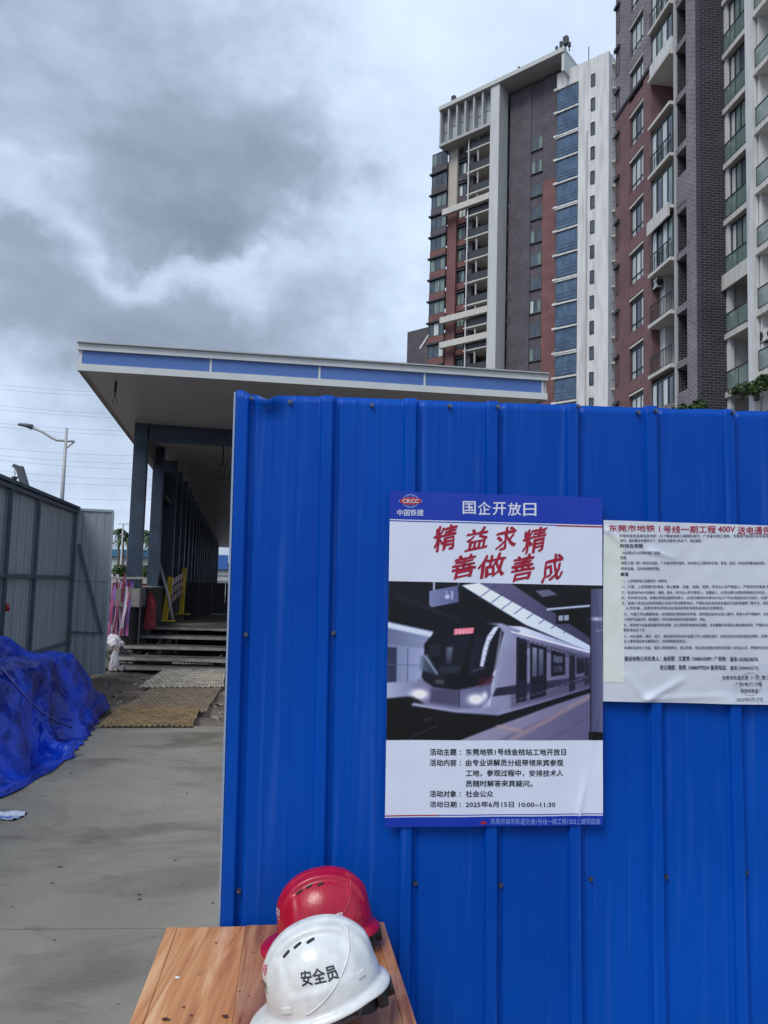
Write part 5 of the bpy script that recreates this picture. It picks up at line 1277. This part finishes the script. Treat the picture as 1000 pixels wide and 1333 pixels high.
# fin column and roof frame
part('white_fin', fin_m, sE0, sE1, 0, 2.2, 0, ZR-.45)
part('roof_slab', plaster_grey, s_r, s_l, -3.5, 2.3, ZR-.55, ZR)
part('roof_edge', mat('roof_edge_pale', (.5, .52, .5), .6), s_r-.03, s_l+.03, 2.301, 2.42, ZR-.5, ZR+.05)
part('roof_frame_end', fin_m, s_r, s_r+.35, -6, 2.25, 63.2, ZR-.56)
zS0 = T.loc(600, 176, 2.2)[1]
part('screen_sill', plaster_grey, sE0+.01, s_l, -.5, 2.25, zS0-.35, zS0)
# screen panels under the roof edge
npan = 6
gpan = mat('grey_screen_panel', (.30, .34, .34), .5, var=.15, vscale=.8); lpan = mat('pale_screen_panel', (.46, .51, .52), .4)
for i in range(npan):
    a = sE0+.05+(s_l-sE0-.05)*i/npan; c = sE0+.05+(s_l-sE0-.05)*(i+1)/npan; zm = zS0+(ZR-.56-zS0)*(.5, .45, .55, .52, .5, .42)[i]
    part('screen_fin', plaster_grey, c-.22, c, .2, 2.15, zS0, ZR-.56)
    part('screen_panel', gpan, a, c-.23, 1.2, 1.3, zm+.04, ZR-.56)
    part('screen_panel', (gpan, lpan, gpan, lpan, gpan, gpan)[(i+3) % 6], a, c-.23, 1.2, 1.3, zS0, zm-.04)
    part('transom', metal_dark, a, c-.23, 1.1, 1.32, zm-.04, zm+.04)
# left balconies between the fin and the pillar
zt0 = zS0-.35
balc = [z for z in lev if z > 16]
prl = mat('white_vertical_pipe', (.60, .62, .62), .5)
big = {T.loc(636, 400, 2.0)[1]: 1, T.loc(636, 434, 2.0)[1]: 1, T.loc(620, 259, 2.0)[1]: 1}
zw = T.loc(622, 263, 2.0)[1]
OFF = T.loc(640, 358, 1.4)[1]
def nearest(z0):
    return z0
lvB = [OFF+H1*k for k in range(-6, 12)]
for z in lvB:
    if z > zt0-1.0 or z < 14: continue
    near_big = any(abs(z-bz) < 1.3 for bz in big)
    bo = part('balcony', slab_white, sE0+.0, sC1-.6, -1.7, 1.35, z-.18, z)
    if near_big:
        bz = [q for q in big if abs(z-q) < 1.3][0]
        pass
    rb_ = MB()
    x0, x1 = min(sE0, sD0-.5), max(sE0, sD0-.5)
    rb_.box(x0, x1, 1.22, 1.27, z+1.0, z+1.06); n = 14
    for i in range(n+1): xx_ = x0+(x1-x0)*i/n; rb_.box(xx_-.015, xx_+.015, 1.23, 1.26, z, z+1.0)
    rb_.build('railing', rail_dark, bo)
    gq = MB(); gq.box(x0, x1, 1.235, 1.245, z+.1, z+.98); gq.build('shade_panel', mat('balcony_shade', (.05, .055, .06), .3), bo)  # dark panel added to stand in for the balcony's shaded interior
    make_window(sE0+.5, sE0+2.6, z+.1, z+2.3, -1.5, tower, gl(), 2, name='balcony_door')
    make_window(sE0+3.0, sE0+4.6, z+.9, z+2.3, -1.5, tower, gl(), 2)
    # clutter and laundry seen as pale patches
    if rg.random() < .6: part('planter', mat('terracotta_box', (.25, .14, .1), .8), sE0+1, sE0+2, .9, 1.15, z+.02, z+.4)
for bz in big: part('white_band', slab_white, sE0+.02, sB0+.1, 1.36, 1.9, bz-.45, bz+.35)
part('balcony_post', plaster_grey, S(621, 1.2), S(619.5, 1.2), .95, 1.15, 14, zt0)
part('drain_pipe', prl, S(609.3, 1.4), S(608, 1.4), 1.36, 1.5, 14, zt0)
part('side_slot_wall', brick_brown, S(616, .4), S(610.5, .4), -1.6, .6, 0, zt0)
zBg = T.loc(588, 272, .6)[1]
part('pillar', beige, sB0, sB1, -1.5, .7, zBg, zt0); part('pillar', brick_red_far, sB0, sB1, -1.5, .7, 0, zBg-.001)
part('window_bay_wall', brick_brown, sB1, sC1, -1.5, -.1, 0, zt0)
for z in lvB:
    if z > zt0-1.5 or z < 14: continue
    make_window(sB1-.05, sC1+.1, z+.75, z+2.35, .25, tower, [gl(), gl()], 2)
    part('sill', brick_brown if z > zBg else brick_red_far, sB1, sC1, -.09, .3, z-.1, z+.7)
    part('lintel', metal_dark, sB1, sC1, -.09, .45, z+2.4, z+2.6)
# glazed corner bays at the far left
zA = T.loc(570, 196, .9)[1]; A_off = T.loc(570, 243, .9)[1]
for k in range(-1, 12):
    z = A_off-H1*k
    if z > zA+.5 or z < 14: continue
    m_ = brick_brown if k < 3 else brick_red_far
    part('bay_band', m_, sA1, sA0, -2, 1.0, z-.9, z+.0)
    part('bay_ledge', metal_dark, sA1-.05, sA0+.25, -2, 1.2, z-1.15, z-.95)
    make_window(sA1+.02, sA0-.02, z+.03, z+H1-1.17, .95, tower, [gl(), gl(), gl()], 3)
    make_w = MB()
# the lower annex left of the tower
an = T.loc(540, 430, -4); part('annex', brick_brown, S(561, -4)-.5, S(534, -4), -14, -4, 0, T.loc(540, 430, -4)[1])
b = MB(); b.bar((S(548, 1), .5, T.loc(548, 452, 1)[1]), (S(560, 1), .5, T.loc(558, 433, 1)[1]), .25); b.build('sloping_beam', plaster, tower)
# glass column and white block
zWB = T.loc(762, 80, .7)[1]
part('glass_bay_wall', plaster_grey, sG1, sFr, DP, .45, 0, zWB)
part('white_wall', plaster, sG1-.0, S(773.5, .7), -15, .7, 0, zWB)
part('white_wall', plaster, S(768.5, .7), sG1, -15.01, .71, 0, zWB-.01) if False else None
part('white_wall', plaster, S(773.5, .7), sH1, DP, .7, 0, zWB)
part('parapet', plaster, sG1, sFr, .451, .72, zWB-2.3, zWB)
gtop = T.loc(740, 110, .7)[1]
for k in range(0, 19):
    z = gtop-H1*k
    if z < 12: break
    make_window(sG1+.05, sFr-.05, z-2.35, z-.25, .74, tower, [glass_blue, glass_blue, glass_blue], 3, hz=.22, frame_m=mat('blue_grey_frame', (.10, .14, .20), .4))
    part('spandrel', glass_blue, sG1+.05, sFr-.05, .46, .70, z-2.75, z-2.36)
    part('band', plaster, sG1, sFr+.1, .451, .86, z-.22, z-.02)
    if k % 3 == 2: part('band', plaster, sG1, sFr+.1, .451, .86, z-.44, z-.30)
    zz = T.loc(771, 105, .7)[1]-H1*k
    make_window(S(774, .7), S(768.5, .7), zz-.75, zz+.75, .80, tower, glass_dark, 1, dep=.12)
    # small side ledges at the brick edge
    part('ledge', plaster, sFr+.3, sFr-.25, 0, .95, z-.25, z-.0)
b = MB(); b.tube([(S(763, .8), .8, 0), (S(763, .8), .8, T.loc(763, 170, .8)[1])], .09, 8); b.build('drain_pipe', mat('pale_pipe', (.5, .5, .49), .5), tower)
# recessed wing right of the white block, with balconies
part('wing', brick_brown, S(812, -1.5), sH1-.01, -15, -2.2, 0, T.loc(795, 76, -1.5)[1]-1)
for k in range(0, 17):
    z = T.loc(796, 182, -.8)[1]+H1*3-H1*k
    if z < 12: break
    bo = part('balcony', slab_white, sH1-4.2, sH1-.02, -2.19, -.2, z-.16, z)
    rb_ = MB(); rb_.box(sH1-4.2, sH1-.02, -.26, -.22, z+1, z+1.05)
    for i in range(15): rb_.box(sH1-4.2+.28*i, sH1-4.17+.28*i, -.26, -.22, z, z+1)
    rb_.build('railing', rail_dark, bo); make_window(sH1-3.2, sH1-.4, z+.1, z+2.3, -2.1, tower, gl(), 2, name='balcony_door')
# roof gear
for (px, w, hh) in ((583, .5, 1.3), (577, .3, .6), (668, .25, 1.1), (718, .25, 1.4), (724, .3, 1.7), (731, .55, 1.9), (735, .3, 1.1)):
    s0 = S(px, 2.2); b = MB(); b.box(s0-w/2, s0+w/2, 1.2, 1.2+w, ZR+.06+hh*.45, ZR+hh); b.box(s0-.06, s0+.06, 1.2+w/2-.06, 1.2+w/2+.06, ZR+.02, ZR+hh*.46); b.build('roof_gear', metal_dark, tower)
b = MB(); q = S(762, .7); b.box(q-.04, q+.04, 0, .08, zWB, zWB+2.2); b.build('antenna', metal_dark, tower)

# ================================================================ NEAR TOWER (right apartment block)
A2 = math.atan2(.994, -.11); B = Frame((15.5, 35.5, 0), A2); H2 = 2.95
near = empty('apartment_tower', B.o, A2); tag(near, 'nearer apartment tower at the right with red and grey brick and many balconies', 'building')
def S2(px, n=0): return B.S(px, n)
def np_(name, m, x0, x1, y0, y1, z0, z1): return part(name, m, x0, x1, y0, y1, z0, z1, near)
TOPZ = 46
s0_, s1_, s2_, s3_, s4_, s5_, s6_, s7_ = -.05, S2(894), S2(880), S2(877), S2(848), S2(837.5), S2(819), S2(801)
# end face + pier
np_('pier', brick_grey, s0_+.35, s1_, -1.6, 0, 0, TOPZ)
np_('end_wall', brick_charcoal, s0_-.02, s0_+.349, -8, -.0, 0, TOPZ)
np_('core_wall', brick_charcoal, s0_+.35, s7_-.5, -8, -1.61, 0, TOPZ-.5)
# slot with openings between pier and balconies
lA = [B.loc(848, y)[1] for y in (494,)][0]; LV = [lA+H2*k for k in range(-4, 12)]
np_('slot_back', brick_charcoal, s1_, s2_, -1.6, -1.2, 0, TOPZ)  # charcoal colour stands in for shade at the back of the slot
solid = (3, 7, 11, 0)
for k, z in enumerate(LV):
    if k % 4 == 3 : np_('slot_infill', brick_grey, s1_+.002, s2_-.002, -1.19, -.06, z-.6, z+1.4)
    np_('slot_beam', brick_grey, s1_+.002, s2_-.002, -1.19, -.03, z-.25, z+.12)
np_('slot_jamb', brick_charcoal, s2_, s3_, -1.59, -.12, 0, TOPZ); np_('slot_edge', plaster_grey, s2_+.01, s3_, -.119, -.02, 0, TOPZ)  # jamb is charcoal so the deep slot's shade sits in its colour
# balcony bay
np_('bay_back_wall', plaster_grey, s3_+.001, s4_-.001, -2.2, -1.4, 0, TOPZ-.6)
styles = ['rail', 'rail', 'glaze', 'rail', 'rail', 'glazeband', 'bars', 'open', 'glaze', 'pale', 'glaze', 'rail', 'glaze', 'open', 'glaze', 'rail']
kk = {0: 'rail', 1: 'rail', 2: 'rail', 3: 'glaze', 4: 'rail', 5: 'open', 6: 'bars', 7: 'glazeband', 8: 'bars', 9: 'white', 10: 'glaze', 11: 'bars', 12: 'glaze', 13: 'open', 14: 'glaze', 15: 'open'}
def railing(x0, x1, y, z, par, h=1.1, n=12, m=rail_dark, glass=None):
    b = MB(); b.box(x0, x1, y-.03, y+.02, z+h-.05, z+h)
    b.box(x0, x1, y-.02, y+.01, z+.1, z+.13)
    for i in range(n+1): xx_ = x0+(x1-x0-.03)*i/n; b.box(xx_, xx_+.025, y-.02, y+.01, z+.13, z+h-.05)
    o = b.build('railing', m, par)
    if glass:
        b = MB(); b.box(x0, x1, y-.009, y-.003, z+.13, z+h-.06); b.build('glass_panel', glass, par)
    return o
gp_ = bpy.data.materials.new('railing_glass'); gp_.use_nodes = True; q = gp_.node_tree.nodes['Principled BSDF']; q.inputs['Base Color'].default_value = (.20, .29, .27, 1); q.inputs['Roughness'].default_value = .08; q.inputs['Alpha'].default_value = .5
for k, z in enumerate(LV):
    st_ = kk.get(k, 'rail')
    sl_ = np_('balcony', slab_white, s3_+.002, s4_-.002, -1.39, .22, z-.05, z+.14)
    if st_ in ('rail', 'open', 'bars'):
        railing(s3_+.05, s4_-.05, .12, z+.14, sl_, n=(14 if st_ != 'bars' else 9), m=rail_dark if st_ != 'bars' else rail_dark)
        make_window(s3_+.3, s4_-.4, z+.2, z+2.35, -1.3, near, [glass_dark, gl()], 2, name='balcony_door')
    if st_ in ('glaze', 'glazeband', 'bars'):
        make_window(s3_+.04, s4_-.04, z+(1.0 if st_ == 'glaze' else .2), z+2.6, .02, near, [gl(), glass_curtain, gl(), glass_curtain], 4, fw_=.07, name='balcony_glazing')
        if st_ == 'glaze': np_('balcony_front', plaster if k in (10,) else brick_grey, s3_+.03, s4_-.03, -.02, .12, z+.141, z+.99); 
    if st_ == 'glazeband': np_('balcony_front', slab_white, s3_+.03, s4_-.03, .20, .30, z-.5, z+.25)
    if st_ in ('open', 'rail'): np_('side_wall', plaster, s4_-.6, s4_-.003, -1.39, -.5, z+.141, z+H2-.06)
# red brick wall with windows; grey above the string course
zst = B.loc(802, 154)[1]
for (m_, za, zb) in ((brick_red, 0, zst-.12), (brick_grey, zst+.12, TOPZ-2)):
    np_('brick_wall', m_, s4_, s5_, -8, 0, za, zb); np_('brick_wall', m_, s6_, s7_, -8, 0, za, zb)
    np_('brick_wall', m_, s5_, s6_, -8, -.5, za, zb)
np_('string_course', brick_charcoal, s4_-.0, s7_+.05, -8, .08, zst-.12, zst+.12)
wz = B.loc(828, 345)[1]
for k in range(-6, 8):
    zc = wz+H2*k
    if zc < 8 or zc > TOPZ-4: continue
    make_window(s5_+.03, s6_-.03, zc-.98, zc+.86, -.14, near, [glass_curtain, glass_dark if rg.random() < .4 else glass_curtain, glass_curtain], 3, fw_=.06, hz=.26)
    wm = brick_red if zc < zst-.5 else brick_grey
    np_('spandrel', wm, s5_, s6_, -.49, -.03, zc+1.2, zc+H2-1.0)
    np_('louvre_ledge', metal_dark, s5_, s6_, -.49, -.12, zc+.88, zc+1.02)
    np_('ledge', slab_white, s5_, s6_, -.49, -.02, zc+1.0, zc+1.12)
    # far corner window beyond, slightly proud box
    make_window(S2(806), S2(802.5), zc-.8, zc+.75, .035, near, [glass_curtain], 1, fw_=.05, dep=.1)
    np_('corner_ledge', metal_dark, S2(807), S2(801.5), .001, .18, zc+.9, zc+1.1)
np_('roof_parapet', brick_grey, s4_, s7_, -8, .03, TOPZ-1.999, B.loc(800, 25)[1]) if False else None
# right section with deep balconies, set back
n_b = -1.35
ps = B.S(942, n_b); pE = B.S(978, n_b); pF = B.S(986, n_b); pG = B.S(1010, n_b)-2.2
lB = B.loc(943, 442, n_b)[1]; LB = [lB+H2*k for k in range(-3, 8)]
xa0, xa1 = pE, s0_-.03; xb0, xb1 = pG, pF
np_('back_wall', plaster, xb0, xa1, -5, -2.9, 0, TOPZ)
np_('party_wall', plaster, pF-.15, pF+.10, -2.89, n_b-.1, 0, TOPZ)
np_('end_lining', plaster, s0_-.06, s0_-.0205, -5, n_b-.26, 0, TOPZ); np_('back_wall', plaster, xa0, s0_-.061, -5, -2.9, 0, TOPZ)
np_('side_pier', plaster, xa1-.25, xa1, n_b-.25, n_b+.0, 0, TOPZ)
np_('white_column', plaster, pF+.0, pE, n_b-.05, n_b+.22, 0, TOPZ)
stB = {0: 'open', 1: 'plant', 2: 'glassrail', 3: 'glassrail', 4: 'glaze', 5: 'glaze', 6: 'glaze', 7: 'glaze', 8: 'glaze', 9: 'glaze', 10: 'glaze'}
for k, z in enumerate(LB):
    if z > TOPZ-2: break
    for (xa, xb, w) in ((xa0, xa1, 0), (xb0, xb1, 1)):
        zo = z if w == 0 else z+.25
        sl_ = np_('balcony', slab_white, xa+.003, xb-.003, -2.89, n_b+.12, zo-.12, zo+.16)
        railing(xa+.04, xb-.04, n_b+.05, zo+.16, sl_, h=1.05, n=2, glass=gp_)
        if w == 0 and k >= 4:
            make_window(xa+.04, xb-.26, zo+.2, zo+2.75, n_b-.12, near, [glass_green, glass_dark if k % 2 else glass_green, glass_green, glass_curtain], 4, fw_=.06, hz=.42, name='balcony_glazing')
        else:
            make_window(xa+.3, xb-.9, zo+.2, zo+2.3, -2.85, near, [glass_dark, glass_curtain if k % 2 else glass_dark], 2, name='balcony_door')
        if k == 4 and w == 0: np_('balcony_front', slab_white, xa, xb, n_b+.13, n_b+.24, zo-.55, zo+.22)
# air conditioners
def aircon(px, py, n, label):
    s_, z_ = B.loc(px, py, n); p = B.o+B.u*s_+B.v*n; r = empty('air_conditioner', (p.x, p.y, z_), A2); tag(r, label, 'air conditioner')
    b = MB(); b.box(-.42, .42, -.15, .15, -.28, .28); b.build('casing', plaster, r, bevel=.02)
    for sx in (-1,):
        b = MB(); b.tube([(-.43, 0, 0), (-.455, 0, 0)], .2, 20); b.build('fan_grille', metal_dark, r)
        b = MB(); b.tube([(.1, .155, 0), (.1, .17, 0)], .2, 20); b.build('fan_grille', metal_dark, r)
    b = MB(); b.box(-.4, .4, -.18, .18, -.32, -.29); b.build('bracket', metal_dark, r)
aircon(854, 371, -.22, 'white air conditioner in a balcony below the white banded floor')
aircon(996, 438, -1.6, 'white air conditioner at the right edge beyond the white column')
# plants on the balcony
def plant(px, py, n, r_, label, nl, s=.09, fl=.8):
    s_, z_ = B.loc(px, py, n); p = B.o+B.u*s_+B.v*n; r = empty('potted_plant', (p.x, p.y, z_-r_*.8)); tag(r, label, 'plant'); rnd = random.Random(int(px+py))
    b = MB()
    for _ in range(7): leaf_ball(b, (rnd.uniform(-r_, r_)*.6, rnd.uniform(-r_, r_)*.8, r_*.8+rnd.uniform(-.4, .4)*r_*fl), r_*.5, nl//7, s, rnd, fl)
    b.build('foliage', leaf_m, r); b = MB(); b.tube([(0, 0, -.05), (0, 0, .15), (0, 0, .17)], .12, 10, .15); b.build('pot', mat('dark_pot', (.05, .045, .04), .8), r)
    b = MB(); b.tube([(0, 0, 0), (.03, 0, r_*.8)], .02, 6); b.build('stem', MATS['palm_trunk'], r)
plant(948, 495, n_b-.3, .55, 'dark leafy plant inside the glass railed balcony by the dark brick face', 900)
plant(985, 503, n_b+.5, .75, 'bright green plant trailing over the balcony edge at the right border', 1500)
plant(965, 508, n_b+.1, .5, 'small green and yellow plant beside the white column', 700, .07)
def tree(px, py, Y, r_, label, n):
    p = at(px, py, Y); r = empty('tree', (p.x, p.y, 0)); tag(r, label, 'tree'); rnd = random.Random(int(px)); H = p.z
    b = MB(); b.tube([(0, 0, 0), (.1, 0, H*.5), (0, 0, H-r_*1.2)], .16, 8, .05); b.build('trunk', MATS['palm_trunk'], r, smooth=True); b = MB()
    for _ in range(14): leaf_ball(b, (rnd.uniform(-1, 1)*r_, rnd.uniform(-1, 1)*r_*.8, H-r_*.8+rnd.uniform(-.5, .35)*r_), r_*.45, n//14, .11, rnd)
    b.build('crown', leaf_m, r)
tree(896, 519, 27, .55, 'low green tree crown just showing over the blue fence top', 1500)
